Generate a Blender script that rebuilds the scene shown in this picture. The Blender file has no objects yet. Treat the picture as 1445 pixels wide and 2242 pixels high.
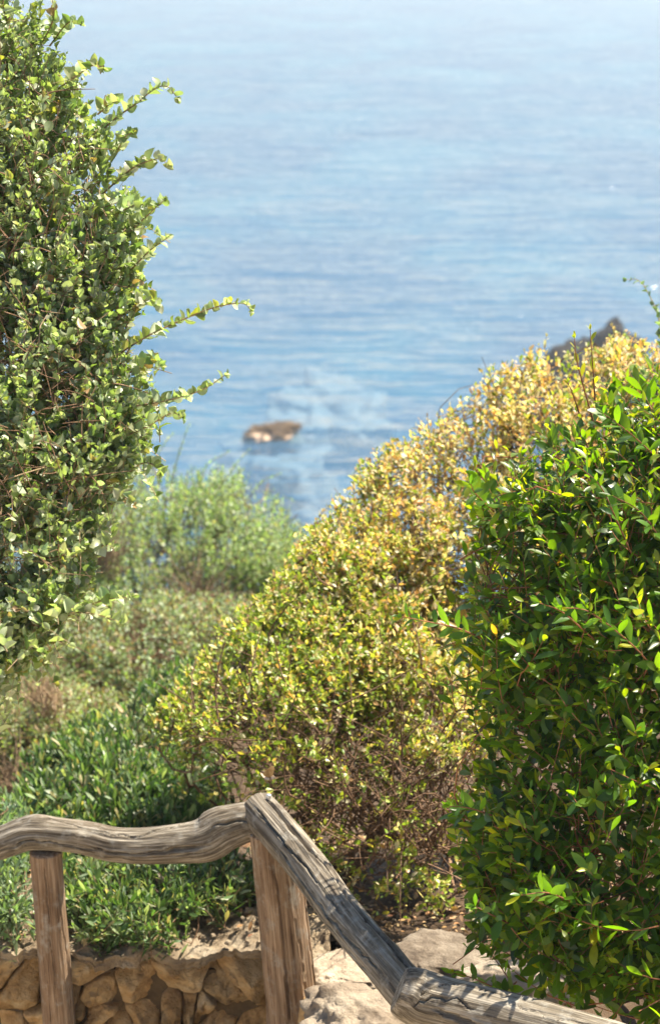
import bpy, math, random
import numpy as np
from mathutils import Vector, noise as mnoise

random.seed(7)
rng = np.random.default_rng(7)
scene = bpy.context.scene
COL = scene.collection

# ------------------------------------------------------------------ camera
PITCH = math.radians(16.0)        # looking down
FPX = 4856.0                      # focal length in pixels of the 1445 x 2242 photograph
CX, CY = 722.5, 1121.0
HC = 3.37                         # eye height above the path at the wall
SEA_Z = -21.6
cam_d = bpy.data.cameras.new('camera')
cam = bpy.data.objects.new('camera', cam_d)
COL.objects.link(cam)
cam.location = (0, 0, HC)
cam.rotation_euler = (math.pi / 2 - PITCH, 0, 0)
cam_d.sensor_fit = 'VERTICAL'
cam_d.sensor_height = 36.0
cam_d.sensor_width = 24.0
cam_d.lens = 18.0 * FPX / 1121.0
cam_d.clip_start = 0.05
cam_d.clip_end = 20000
cam_d.dof.use_dof = True
cam_d.dof.focus_distance = 4.85
cam_d.dof.aperture_fstop = 5.6
scene.camera = cam

# ------------------------------------------------------------------ sky, sun, exposure
SUN_EL, SUN_AZ = math.radians(58), math.radians(60)     # azimuth from +Y towards +X
w = bpy.data.worlds.new('World')
scene.world = w
w.use_nodes = True
nt = w.node_tree
bg = nt.nodes['Background']
sky = nt.nodes.new('ShaderNodeTexSky')
sky.sky_type = 'NISHITA'
sky.sun_disc = False
sky.sun_elevation = SUN_EL
sky.sun_rotation = SUN_AZ
sky.altitude = 25
sky.air_density = 1.0
sky.dust_density = 1.3
sky.ozone_density = 1.5
nt.links.new(sky.outputs[0], bg.inputs[0])
bg.inputs[1].default_value = 0.072
sd = bpy.data.lights.new('sun', 'SUN')
sd.energy = 5.0
sd.angle = math.radians(0.53)
sd.color = (1.0, 0.91, 0.75)
so = bpy.data.objects.new('sun', sd)
COL.objects.link(so)
sdir = Vector((math.sin(SUN_AZ) * math.cos(SUN_EL), math.cos(SUN_AZ) * math.cos(SUN_EL), math.sin(SUN_EL)))
so.rotation_euler = sdir.to_track_quat('Z', 'Y').to_euler()
so.location = (5, 10, 20)
scene.view_settings.view_transform = 'Standard'
scene.view_settings.look = 'None'
scene.view_settings.gamma = 1.0
scene.view_settings.exposure = 1.68
scene.view_settings.use_curve_mapping = False
scene.render.engine = 'CYCLES'
scene.cycles.use_denoising = True
scene.cycles.max_bounces = 8
scene.cycles.transparent_max_bounces = 8
scene.cycles.transmission_bounces = 6
scene.cycles.sample_clamp_indirect = 6.0
scene.cycles.volume_bounces = 0
scene.cycles.caustics_reflective = False
scene.cycles.caustics_refractive = False

# ------------------------------------------------------------------ helpers
SP, CP = math.sin(PITCH), math.cos(PITCH)


def at(x, y, d):
    """a point of the place seen in direction (x, y) at d metres along the view axis"""
    x = np.asarray(x, float); y = np.asarray(y, float); d = np.asarray(d, float)
    r = (x - CX) / FPX * d
    u = (CY - y) / FPX * d
    return np.stack(np.broadcast_arrays(r, d * CP + u * SP, HC - d * SP + u * CP), -1)


def project(P):
    P = np.asarray(P, float)
    dx, dy, dz = P[:, 0], P[:, 1], P[:, 2] - HC
    dep = dy * CP - dz * SP
    up = dy * SP + dz * CP
    return CX + dx / dep * FPX, CY - up / dep * FPX, dep


def norm(v):
    return v / np.maximum(np.linalg.norm(v, axis=-1, keepdims=True), 1e-9)


def mesh_np(name, V, F, cols=None, smooth=True, vec=None):
    """V (n,3), F (m,k) faces of one size"""
    V = np.ascontiguousarray(V, np.float32); F = np.ascontiguousarray(F, np.int32)
    me = bpy.data.meshes.new(name)
    m, k = F.shape
    me.vertices.add(len(V)); me.vertices.foreach_set('co', V.ravel())
    me.loops.add(m * k); me.loops.foreach_set('vertex_index', F.ravel())
    me.polygons.add(m)
    me.polygons.foreach_set('loop_start', np.arange(0, m * k, k, dtype=np.int32))
    me.polygons.foreach_set('loop_total', np.full(m, k, np.int32))
    me.polygons.foreach_set('use_smooth', np.full(m, smooth, bool))
    me.update(calc_edges=True)
    if cols is not None:
        a = me.attributes.new('tint', 'FLOAT_COLOR', 'POINT')
        c = np.ones((len(V), 4), np.float32); c[:, :3] = cols
        a.data.foreach_set('color', c.ravel())
    if vec is not None:
        a = me.attributes.new('grain', 'FLOAT_VECTOR', 'POINT')
        a.data.foreach_set('vector', np.ascontiguousarray(vec, np.float32).ravel())
    return me


def obj(name, me, mat=None, parent=None, kind=None):
    o = bpy.data.objects.new(name, me)
    COL.objects.link(o)
    if mat is not None and me is not None and not me.materials:
        me.materials.append(mat)
    if parent is not None:
        o.parent = parent
    if kind:
        o['kind'] = kind
    return o


def tag(o, label, cat, group=None):
    o['label'] = label; o['category'] = cat
    if group:
        o['group'] = group
    return o


def thing(name, loc, label, cat, group=None):
    o = bpy.data.objects.new(name, None)
    COL.objects.link(o)
    o.location = [float(c) for c in loc]
    o.empty_display_size = 0.1
    return tag(o, label, cat, group)


def vnoise(P, seed=0):
    """value noise in [-1,1]"""
    P = np.asarray(P, float)
    i = np.floor(P).astype(np.int64); f = P - i
    f = f * f * (3 - 2 * f)

    def h(a, b, c):
        n = (a * 374761393 + b * 668265263 + c * 2147483647 + seed * 1274126177) & 0xffffffff
        n = ((n ^ (n >> 13)) * 1274126177) & 0xffffffff
        n = n ^ (n >> 16)
        return (n & 0xffff) / 32767.5 - 1
    r = 0
    for dx in (0, 1):
        for dy in (0, 1):
            for dz in (0, 1):
                wt = (f[..., 0] if dx else 1 - f[..., 0]) * (f[..., 1] if dy else 1 - f[..., 1]) * (f[..., 2] if dz else 1 - f[..., 2])
                r = r + wt * h(i[..., 0] + dx, i[..., 1] + dy, i[..., 2] + dz)
    return r


def fbm(P, seed=0, oct=4, gain=0.5):
    s, a = 0, 1.0
    P = np.asarray(P, float)
    for k in range(oct):
        s = s + a * vnoise(P * (2.03 ** k), seed + k)
        a *= gain
    return s


def catmull(pts, n):
    pts = np.asarray(pts, float)
    p = np.vstack([2 * pts[0] - pts[1], pts, 2 * pts[-1] - pts[-2]])
    t = np.linspace(0, len(pts) - 1 - 1e-6, n)
    i = t.astype(int); f = (t - i)[:, None]
    p0, p1, p2, p3 = p[i], p[i + 1], p[i + 2], p[i + 3]
    return 0.5 * (2 * p1 + (p2 - p0) * f + (2 * p0 - 5 * p1 + 4 * p2 - p3) * f ** 2 + (3 * p1 - p0 - 3 * p2 + p3) * f ** 3)


def frames(C, ref):
    T = norm(np.gradient(C, axis=0))
    R = np.tile(np.asarray(ref, float), (len(C), 1))
    A = norm(R - (R * T).sum(1, keepdims=True) * T)
    B = np.cross(T, A)
    return T, A, B


def tube(C, r, sides=5, ref=None):
    """verts and quads of an open-ended tube, closed by a point at the tip"""
    C = np.asarray(C, float)
    if ref is None:
        t = C[-1] - C[0]
        ref = (1, 0, 0.1) if abs(t[0]) < 0.7 * np.linalg.norm(t) else (0, 0.2, 1)
    T, A, B = frames(C, ref)
    a = np.arange(sides) * 2 * math.pi / sides
    r = np.broadcast_to(np.asarray(r, float), (len(C),))
    V = C[:, None] + r[:, None, None] * (np.cos(a)[None, :, None] * A[:, None] + np.sin(a)[None, :, None] * B[:, None])
    V = V.reshape(-1, 3)
    n = len(C)
    i = np.arange(n - 1)[:, None] * sides; j = np.arange(sides)[None]
    F = np.stack(np.broadcast_arrays(i + j, i + (j + 1) % sides, i + sides + (j + 1) % sides, i + sides + j), -1).reshape(-1, 4)
    return V, F


def join(parts):
    Vs, Fs, o = [], [], 0
    for V, F in parts:
        Vs.append(V); Fs.append(F + o); o += len(V)
    return np.vstack(Vs), np.vstack(Fs)


# ------------------------------------------------------------------ materials
def new_mat(name):
    m = bpy.data.materials.new(name)
    m.use_nodes = True
    n = m.node_tree
    b = n.nodes['Principled BSDF']
    return m, n, b


def nd(n, typ, **kw):
    x = n.nodes.new(typ)
    for k, v in kw.items():
        setattr(x, k, v)
    return x


def ramp(n, stops):
    r = nd(n, 'ShaderNodeValToRGB')
    e = r.color_ramp.elements
    while len(e) < len(stops):
        e.new(0.5)
    for k, (p, c) in enumerate(stops):
        e[k].position = p
        e[k].color = (*c, 1)
    return r


def leaf_mat(name, rough=0.45, spec=0.5, trans=0.4, tcol=(1.5, 1.45, 0.5), coat=0.0):
    m, n, b = new_mat(name)
    at_ = nd(n, 'ShaderNodeAttribute', attribute_name='tint')
    noi = nd(n, 'ShaderNodeTexNoise')
    noi.inputs['Scale'].default_value = 90
    noi.inputs['Detail'].default_value = 2
    tc = nd(n, 'ShaderNodeTexCoord')
    n.links.new(tc.outputs['Object'], noi.inputs['Vector'])
    mr = nd(n, 'ShaderNodeMapRange')
    mr.inputs['To Min'].default_value = 0.78; mr.inputs['To Max'].default_value = 1.22
    n.links.new(noi.outputs['Fac'], mr.inputs['Value'])
    mul = nd(n, 'ShaderNodeVectorMath', operation='SCALE')
    n.links.new(at_.outputs['Color'], mul.inputs[0]); n.links.new(mr.outputs[0], mul.inputs['Scale'])
    n.links.new(mul.outputs[0], b.inputs['Base Color'])
    b.inputs['Roughness'].default_value = rough
    b.inputs['Specular IOR Level'].default_value = spec
    b.inputs['Coat Weight'].default_value = coat
    b.inputs['Coat Roughness'].default_value = 0.2
    t = nd(n, 'ShaderNodeBsdfTranslucent')
    m2 = nd(n, 'ShaderNodeVectorMath', operation='MULTIPLY')
    m2.inputs[1].default_value = tcol
    n.links.new(mul.outputs[0], m2.inputs[0]); n.links.new(m2.outputs[0], t.inputs['Color'])
    mix = nd(n, 'ShaderNodeMixShader')
    mix.inputs[0].default_value = trans
    n.links.new(b.outputs[0], mix.inputs[1]); n.links.new(t.outputs[0], mix.inputs[2])
    n.links.new(mix.outputs[0], n.nodes['Material Output'].inputs['Surface'])
    return m


def rough_mat(name, stops, scale=6.0, detail=8, bump=0.4, bscale=30, rough=0.9, dist=0.01, coord='Object', spec=0.25, stain=None):
    m, n, b = new_mat(name)
    tc = nd(n, 'ShaderNodeTexCoord')
    oi = nd(n, 'ShaderNodeObjectInfo')
    add = nd(n, 'ShaderNodeVectorMath', operation='ADD')
    n.links.new(tc.outputs[coord], add.inputs[0])
    sc = nd(n, 'ShaderNodeMath', operation='MULTIPLY')
    sc.inputs[1].default_value = 37.0 if coord == 'Object' else 0.0
    n.links.new(oi.outputs['Random'], sc.inputs[0])
    cx = nd(n, 'ShaderNodeCombineXYZ')
    n.links.new(sc.outputs[0], cx.inputs[0]); n.links.new(sc.outputs[0], cx.inputs[1])
    n.links.new(cx.outputs[0], add.inputs[1])
    noi = nd(n, 'ShaderNodeTexNoise')
    noi.inputs['Scale'].default_value = scale; noi.inputs['Detail'].default_value = detail
    noi.inputs['Roughness'].default_value = 0.65
    n.links.new(add.outputs[0], noi.inputs['Vector'])
    r = ramp(n, stops)
    n.links.new(noi.outputs['Fac'], r.inputs['Fac'])
    hs = nd(n, 'ShaderNodeHueSaturation')
    mr = nd(n, 'ShaderNodeMapRange')
    mr.inputs['To Min'].default_value = 0.62; mr.inputs['To Max'].default_value = 1.2
    n.links.new(oi.outputs['Random'], mr.inputs['Value']); n.links.new(mr.outputs[0], hs.inputs['Value'])
    n.links.new(r.outputs[0], hs.inputs['Color'])
    n.links.new(hs.outputs[0], b.inputs['Base Color'])
    b.inputs['Roughness'].default_value = rough
    b.inputs['Specular IOR Level'].default_value = spec
    n2 = nd(n, 'ShaderNodeTexNoise')
    n2.inputs['Scale'].default_value = bscale; n2.inputs['Detail'].default_value = 8
    n2.inputs['Roughness'].default_value = 0.7
    n.links.new(add.outputs[0], n2.inputs['Vector'])
    bp = nd(n, 'ShaderNodeBump')
    bp.inputs['Strength'].default_value = bump; bp.inputs['Distance'].default_value = dist
    n.links.new(n2.outputs['Fac'], bp.inputs['Height']); n.links.new(bp.outputs[0], b.inputs['Normal'])
    return m


def wood_mat(name, dark, mid, light):
    m, n, b = new_mat(name)
    g = nd(n, 'ShaderNodeAttribute', attribute_name='grain')
    mp = nd(n, 'ShaderNodeMapping')
    mp.inputs['Scale'].default_value = (110, 110, 4.5)
    n.links.new(g.outputs['Vector'], mp.inputs['Vector'])
    n1 = nd(n, 'ShaderNodeTexNoise')
    n1.inputs['Scale'].default_value = 1.0; n1.inputs['Detail'].default_value = 8; n1.inputs['Roughness'].default_value = 0.65
    n1.inputs['Distortion'].default_value = 0.25
    n.links.new(mp.outputs[0], n1.inputs['Vector'])
    mp2 = nd(n, 'ShaderNodeMapping')
    mp2.inputs['Scale'].default_value = (14, 14, 4.0)
    n.links.new(g.outputs['Vector'], mp2.inputs['Vector'])
    n2 = nd(n, 'ShaderNodeTexNoise')
    n2.inputs['Scale'].default_value = 1.0; n2.inputs['Detail'].default_value = 5
    n.links.new(mp2.outputs[0], n2.inputs['Vector'])
    r1 = ramp(n, [(0.32, dark), (0.48, mid), (0.68, light)])
    n.links.new(n1.outputs['Fac'], r1.inputs['Fac'])
    r2 = ramp(n, [(0.3, (0.55, 0.5, 0.45)), (0.52, (1, 1, 1)), (0.75, (1.15, 1.15, 1.15))])
    n.links.new(n2.outputs['Fac'], r2.inputs['Fac'])
    mx = nd(n, 'ShaderNodeMix', data_type='RGBA', blend_type='MULTIPLY')
    mx.inputs[0].default_value = 1.0
    n.links.new(r1.outputs[0], mx.inputs[6]); n.links.new(r2.outputs[0], mx.inputs[7])
    # fine dark checks along the grain, only in patches
    mp4 = nd(n, 'ShaderNodeMapping'); mp4.inputs['Scale'].default_value = (75, 75, 1.6)
    n.links.new(g.outputs['Vector'], mp4.inputs['Vector'])
    n4 = nd(n, 'ShaderNodeTexNoise'); n4.inputs['Scale'].default_value = 1.0; n4.inputs['Detail'].default_value = 3
    n.links.new(mp4.outputs[0], n4.inputs['Vector'])
    r4 = ramp(n, [(0.455, (1, 1, 1)), (0.49, (0.22, 0.2, 0.18)), (0.525, (1, 1, 1))])
    n.links.new(n4.outputs['Fac'], r4.inputs['Fac'])
    mx4 = nd(n, 'ShaderNodeMix', data_type='RGBA', blend_type='MULTIPLY')
    n.links.new(n2.outputs['Fac'], mx4.inputs[0])
    n.links.new(mx.outputs[2], mx4.inputs[6]); n.links.new(r4.outputs[0], mx4.inputs[7])
    # grey weathering and lichen blotches
    n5 = nd(n, 'ShaderNodeTexNoise'); n5.inputs['Scale'].default_value = 22; n5.inputs['Detail'].default_value = 6; n5.inputs['Roughness'].default_value = 0.7
    n.links.new(g.outputs['Vector'], n5.inputs['Vector'])
    r5 = ramp(n, [(0.52, (0, 0, 0)), (0.68, (0.6, 0.6, 0.6))])
    n.links.new(n5.outputs['Fac'], r5.inputs['Fac'])
    mx5 = nd(n, 'ShaderNodeMix', data_type='RGBA')
    mx5.inputs[7].default_value = (0.30, 0.285, 0.25, 1)
    n.links.new(r5.outputs[0], mx5.inputs[0]); n.links.new(mx4.outputs[2], mx5.inputs[6])
    n.links.new(mx5.outputs[2], b.inputs['Base Color'])
    b.inputs['Roughness'].default_value = 0.85
    b.inputs['Specular IOR Level'].default_value = 0.2
    mp3 = nd(n, 'ShaderNodeMapping')
    mp3.inputs['Scale'].default_value = (170, 170, 7.0)
    n.links.new(g.outputs['Vector'], mp3.inputs['Vector'])
    n3 = nd(n, 'ShaderNodeTexNoise')
    n3.inputs['Scale'].default_value = 1.0; n3.inputs['Detail'].default_value = 4
    n.links.new(mp3.outputs[0], n3.inputs['Vector'])
    bp = nd(n, 'ShaderNodeBump')
    bp.inputs['Strength'].default_value = 0.8; bp.inputs['Distance'].default_value = 0.005
    n.links.new(n3.outputs['Fac'], bp.inputs['Height']); n.links.new(bp.outputs[0], b.inputs['Normal'])
    return m


M = {}
M['rail'] = wood_mat('weathered_rail_wood', (0.033, 0.025, 0.018), (0.145, 0.121, 0.09), (0.36, 0.32, 0.26))
M['post'] = wood_mat('brown_post_wood', (0.085, 0.05, 0.03), (0.22, 0.145, 0.09), (0.34, 0.25, 0.17))
M['stone'] = rough_mat('ochre_stone', [(0.30, (0.22, 0.125, 0.05)), (0.45, (0.50, 0.315, 0.14)), (0.58, (0.62, 0.44, 0.235)), (0.75, (0.68, 0.56, 0.38))], 11, 9, 1.0, 38, dist=0.03)
M['cap'] = rough_mat('pale_cap_stone', [(0.3, (0.17, 0.115, 0.07)), (0.5, (0.36, 0.275, 0.18)), (0.72, (0.55, 0.46, 0.34))], 9, 9, 1.0, 30, dist=0.025)
M['core'] = rough_mat('wall_core_earth', [(0.3, (0.06, 0.04, 0.022)), (0.7, (0.16, 0.11, 0.06))], 10, 6, 0.7, 40)
M['soil'] = rough_mat('dry_soil', [(0.3, (0.06, 0.036, 0.02)), (0.5, (0.12, 0.075, 0.042)), (0.72, (0.22, 0.15, 0.09))], 5, 9, 0.9, 24, dist=0.03)
M['path'] = rough_mat('pale_path', [(0.3, (0.50, 0.40, 0.27)), (0.7, (0.66, 0.55, 0.40))], 3, 8, 0.4, 40)
M['boulder'] = rough_mat('pale_limestone', [(0.28, (0.12, 0.085, 0.06)), (0.45, (0.31, 0.245, 0.18)), (0.7, (0.52, 0.44, 0.34))], 10, 9, 1.0, 22, dist=0.03)
M['darkrock'] = rough_mat('dark_sea_rock', [(0.3, (0.006, 0.005, 0.005)), (0.6, (0.02, 0.016, 0.014)), (0.8, (0.06, 0.05, 0.04))], 0.6, 8, 1.0, 2.0, dist=0.3)
M['bark'] = rough_mat('shrub_bark', [(0.3, (0.07, 0.037, 0.021)), (0.5, (0.18, 0.105, 0.06)), (0.75, (0.34, 0.225, 0.14))], 30, 6, 0.8, 80, dist=0.006)
M['barkdark'] = rough_mat('dark_bark', [(0.3, (0.035, 0.024, 0.016)), (0.7, (0.12, 0.08, 0.05))], 30, 6, 0.8, 80, dist=0.006)
M['redtwig'] = rough_mat('reddish_twig', [(0.3, (0.14, 0.05, 0.025)), (0.7, (0.32, 0.14, 0.07))], 40, 4, 0.4, 80)
M['paletwig'] = rough_mat('pale_twig', [(0.3, (0.20, 0.13, 0.07)), (0.7, (0.42, 0.31, 0.19))], 40, 4, 0.4, 80)
M['saltleaf'] = leaf_mat('saltbush_leaf', 0.42, 0.7, 0.45, (1.0, 1.2, 0.4))
M['gloss'] = leaf_mat('glossy_leaf', 0.36, 0.45, 0.50, (3.4, 3.0, 0.3))
M['gold'] = leaf_mat('golden_leaf', 0.42, 0.5, 0.48, (1.35, 1.2, 0.5))
M['soft'] = leaf_mat('soft_leaf', 0.40, 0.5, 0.45, (1.3, 1.45, 0.5))
M['litter'] = leaf_mat('dead_leaf', 0.7, 0.3, 0.2, (1.1, 1.0, 0.8))


# ------------------------------------------------------------------ setting: terrain, path, sea
def ground_h(X, Y):
    """height of the planted slope behind the wall"""
    X = np.asarray(X, float); Y = np.asarray(Y, float)
    ky = np.array([3.0, 4.2, 5.6, 6.3, 7.2, 8.6, 9.9, 11.5, 13.0, 14.0, 15.5, 18.0, 22.0, 40.0, 60.0])
    kz = np.array([0.46, 0.46, 0.46, 0.40, 0.05, -0.36, -0.60, -0.84, -0.95, -1.6, -3.4, -7.0, -14.0, -22.5, -24.0])
    z = np.interp(Y, ky, kz)
    r = np.clip((X - 0.9) / 2.5, 0, 1) * np.clip((9 - Y) / 3, 0, 1)
    return z + 0.9 * r * r


gx = np.concatenate([np.linspace(-60, -4, 30), np.linspace(-3.9, 3.9, 150), np.linspace(4, 60, 30)])
gy = np.concatenate([np.linspace(3.6, 9, 130), np.linspace(9.1, 60, 120)])
GX, GY = np.meshgrid(gx, gy)
# the planted side of the fence: west of the fence line the sheet starts only behind the wall
GZ = ground_h(GX, GY) + 0.03 * fbm(np.stack([GX * 3, GY * 3, GX * 0], -1), 3, 4) * np.clip((20 - GY) / 5, 0, 1) \
    + 0.12 * fbm(np.stack([GX * .6, GY * .6, GX * 0], -1), 9, 4) * np.clip((GY - 9) / 4, 0, 1)
fence_x = np.interp(GY, [3.6, 4.5, 5.5], [0.32, 0.2, -0.03])
keep = ~((GY < 5.66) & (GX < fence_x + 0.12))
nyy, nxx = GX.shape
idx = np.arange(nyy * nxx).reshape(nyy, nxx)
Fq = np.stack([idx[:-1, :-1], idx[:-1, 1:], idx[1:, 1:], idx[1:, :-1]], -1).reshape(-1, 4)
kk = (keep[:-1, :-1] & keep[:-1, 1:] & keep[1:, 1:] & keep[1:, :-1]).ravel()
obj('hillside', mesh_np('hillside', np.stack([GX, GY, GZ], -1).reshape(-1, 3), Fq[kk]), M['soil'], kind='structure')

px = np.linspace(-4, 4, 40); py = np.linspace(-3, 5.75, 60)
PX, PY = np.meshgrid(px, py)
PZ = np.interp(PY, [-3, 0, 0.6, 4.3, 5.75], [1.75, 1.72, 1.6, 0.02, 0.0]) + 0.01 * fbm(np.stack([PX * 4, PY * 4, PX * 0], -1), 5)
PZ = PZ - 0.4 * np.clip((PX - 0.3) / 1.0, 0, 1)
idx = np.arange(PX.size).reshape(PX.shape)
Fq = np.stack([idx[:-1, :-1], idx[:-1, 1:], idx[1:, 1:], idx[1:, :-1]], -1).reshape(-1, 4)
obj('path', mesh_np('path', np.stack([PX, PY, PZ], -1).reshape(-1, 3), Fq), M['path'], kind='structure')


def sea_material():
    m, n, b = new_mat('sea_water')
    n.nodes.remove(b)
    tc = nd(n, 'ShaderNodeTexCoord')
    hs = []
    for (sx, sy, rot, wt, det) in ((0.15, 0.48, 0.12, 1.5, 3), (0.6, 1.3, -0.3, 0.30, 3), (0.08, 0.20, 0.08, 1.1, 3), (0.018, 0.055, 0.04, 2.6, 2)):
        mp = nd(n, 'ShaderNodeMapping')
        mp.inputs['Scale'].default_value = (sx, sy, 1); mp.inputs['Rotation'].default_value = (0, 0, rot)
        n.links.new(tc.outputs['Object'], mp.inputs['Vector'])
        no = nd(n, 'ShaderNodeTexNoise')
        no.inputs['Scale'].default_value = 1; no.inputs['Detail'].default_value = det; no.inputs['Roughness'].default_value = 0.5
        no.inputs['Distortion'].default_value = 0.35
        n.links.new(mp.outputs[0], no.inputs['Vector'])
        mu = nd(n, 'ShaderNodeMath', operation='MULTIPLY'); mu.inputs[1].default_value = wt
        n.links.new(no.outputs['Fac'], mu.inputs[0]); hs.append(mu)
    s = hs[0]
    for h in hs[1:]:
        ad = nd(n, 'ShaderNodeMath', operation='ADD')
        n.links.new(s.outputs[0], ad.inputs[0]); n.links.new(h.outputs[0], ad.inputs[1]); s = ad
    bp = nd(n, 'ShaderNodeBump')
    bp.inputs['Strength'].default_value = 1.0; bp.inputs['Distance'].default_value = 0.8
    n.links.new(s.outputs[0], bp.inputs['Height'])
    fr = nd(n, 'ShaderNodeFresnel'); fr.inputs['IOR'].default_value = 1.33
    n.links.new(bp.outputs[0], fr.inputs['Normal'])
    gl = nd(n, 'ShaderNodeBsdfGlossy'); gl.inputs['Roughness'].default_value = 0.13
    n.links.new(bp.outputs[0], gl.inputs['Normal'])
    df = nd(n, 'ShaderNodeBsdfDiffuse'); df.inputs['Color'].default_value = (0.045, 0.152, 0.275, 1)
    tr = nd(n, 'ShaderNodeBsdfTransparent'); tr.inputs['Color'].default_value = (0.62, 0.82, 0.92, 1)
    m1 = nd(n, 'ShaderNodeMixShader'); m1.inputs[0].default_value = 0.62
    n.links.new(df.outputs[0], m1.inputs[1]); n.links.new(tr.outputs[0], m1.inputs[2])
    m2 = nd(n, 'ShaderNodeMixShader')
    n.links.new(fr.outputs[0], m2.inputs[0]); n.links.new(m1.outputs[0], m2.inputs[1]); n.links.new(gl.outputs[0], m2.inputs[2])
    n.links.new(m2.outputs[0], n.nodes['Material Output'].inputs['Surface'])
    return m


M['sea'] = sea_material()
V = np.array([[-2500, 18, 0], [2500, 18, 0], [2500, 5000, 0], [-2500, 5000, 0]], float)
sea = obj('sea', mesh_np('sea', V, np.array([[0, 1, 2, 3]])), M['sea'], kind='structure')
sea.location = (0, 0, SEA_Z)


def seabed_material():
    m, n, b = new_mat('seabed')
    tc = nd(n, 'ShaderNodeTexCoord')
    mp = nd(n, 'ShaderNodeMapping'); mp.inputs['Scale'].default_value = (0.05, 0.035, 1)
    n.links.new(tc.outputs['Object'], mp.inputs['Vector'])
    no = nd(n, 'ShaderNodeTexNoise'); no.inputs['Scale'].default_value = 1; no.inputs['Detail'].default_value = 5
    no.inputs['Roughness'].default_value = 0.6; no.inputs['Distortion'].default_value = 0.6
    n.links.new(mp.outputs[0], no.inputs['Vector'])
    r = ramp(n, [(0.40, (0.035, 0.045, 0.085)), (0.52, (0.055, 0.10, 0.13)), (0.64, (0.10, 0.19, 0.20))])
    n.links.new(no.outputs['Fac'], r.inputs['Fac']); n.links.new(r.outputs[0], b.inputs['Base Color'])
    b.inputs['Roughness'].default_value = 1.0
    return m


sb = obj('seabed', mesh_np('seabed', V * np.array([1, 1, 1]), np.array([[0, 1, 2, 3]])), seabed_material(), kind='structure')
sb.location = (0, 0, SEA_Z - 3.0)


def ico_rock(name, size, seed, amp, freq, flat=0.0, sub=4, mat=None, parent=None, power=1.0, ragged=0.0):
    import bmesh
    bm = bmesh.new()
    bmesh.ops.create_icosphere(bm, subdivisions=sub, radius=1.0)
    Vv = np.array([v.co[:] for v in bm.verts]); Ff = np.array([[v.index for v in f.verts] for f in bm.faces])
    bm.free()
    nz = fbm(Vv * freq + seed * 7.3, seed, 5, 0.55)
    rid = 1 - np.abs(fbm(Vv * freq * 1.7 + seed * 3.1, seed + 11, 4, 0.5))
    Vv = Vv * (1 + amp * nz + 0.5 * amp * (rid - 0.6))[:, None]
    if flat:
        Vv[:, 2] = np.where(Vv[:, 2] > flat, flat + (Vv[:, 2] - flat) * 0.25, Vv[:, 2])
    if ragged:
        ang = fbm(np.column_stack([Vv[:, 0] * 1.6, Vv[:, 1] * 1.6, Vv[:, 2] * 0 + seed]), seed + 40, 4, 0.6)
        Vv[:, :2] *= (1 + ragged * ang)[:, None]
        Vv[:, 2] *= (1 + 0.6 * ang)
    if ragged:
        Vv[:, 2] -= Vv[:, 2].max()
    Vv = Vv * np.asarray(size, float)
    return obj(name, mesh_np(name, Vv, Ff, smooth=(sub > 4)), mat, parent)


def sea_point(x, y):
    d = (HC - SEA_Z) / (SP + (y - CY) / FPX * CP)
    return at(x, y, d)


def islet_mat():
    m = rough_mat('brown_islet_rock', [(0.3, (0.025, 0.014, 0.006)), (0.55, (0.08, 0.047, 0.019)), (0.8, (0.15, 0.095, 0.042))], 2.5, 8, 1.0, 6, dist=0.1, coord='Generated')
    n = m.node_tree
    b = n.nodes['Principled BSDF']
    src = b.inputs['Base Color'].links[0].from_socket
    tc = nd(n, 'ShaderNodeTexCoord'); sx = nd(n, 'ShaderNodeSeparateXYZ')
    n.links.new(tc.outputs['Object'], sx.inputs[0])
    noi = nd(n, 'ShaderNodeTexNoise'); noi.inputs['Scale'].default_value = 2.5
    n.links.new(tc.outputs['Object'], noi.inputs['Vector'])
    ad = nd(n, 'ShaderNodeMath', operation='MULTIPLY_ADD'); ad.inputs[1].default_value = 0.5
    n.links.new(noi.outputs['Fac'], ad.inputs[0]); n.links.new(sx.outputs[2], ad.inputs[2])
    r = ramp(n, [(0.40, (0, 0, 0)), (0.56, (1, 1, 1))])
    n.links.new(ad.outputs[0], r.inputs['Fac'])
    mx = nd(n, 'ShaderNodeMix', data_type='RGBA')
    mx.inputs[6].default_value = (0.52, 0.38, 0.27, 1)
    n.links.new(r.outputs[0], mx.inputs[0]); n.links.new(src, mx.inputs[7])
    n.links.new(mx.outputs[2], b.inputs['Base Color'])
    return m


M['islet'] = islet_mat()
M['shoal'] = rough_mat('pale_submerged_rock', [(0.3, (0.27, 0.21, 0.18)), (0.6, (0.43, 0.32, 0.27)), (0.8, (0.50, 0.39, 0.33))], 1.2, 6, 0.5, 5, coord='Object')
p = sea_point(598, 952)
o = ico_rock('sea_rock', (1.3, 1.2, 0.66), 3, 0.42, 1.7, flat=0.6, sub=5, mat=M['islet'])
o.location = p; o.rotation_euler = (0, 0, 0.4)
tag(o, 'small brown rock breaking the sea surface with a pale waterline', 'rock')
p = sea_point(600, 965)
o = ico_rock('submerged_reef', (2.6, 4.2, 0.6), 5, 0.3, 1.2, sub=5, mat=M['shoal'], ragged=0.5)
o.location = (p[0], p[1], SEA_Z - 0.05)
tag(o, 'pale reef under the water around the small brown rock', 'reef')
p = sea_point(725, 838)
o = ico_rock('submerged_reef', (2.8, 6.2, 0.8), 6, 0.3, 1.3, sub=5, mat=M['shoal'], ragged=0.5)
o.location = (p[0], p[1], SEA_Z - 0.25)
tag(o, 'largest pinkish reef showing through the water beyond the brown rock', 'reef')
p = sea_point(705, 1055)
o = ico_rock('submerged_reef', (1.7, 3.0, 0.6), 8, 0.3, 1.3, sub=5, mat=M['shoal'], ragged=0.5)
o.location = (p[0], p[1], SEA_Z - 0.3)
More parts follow.
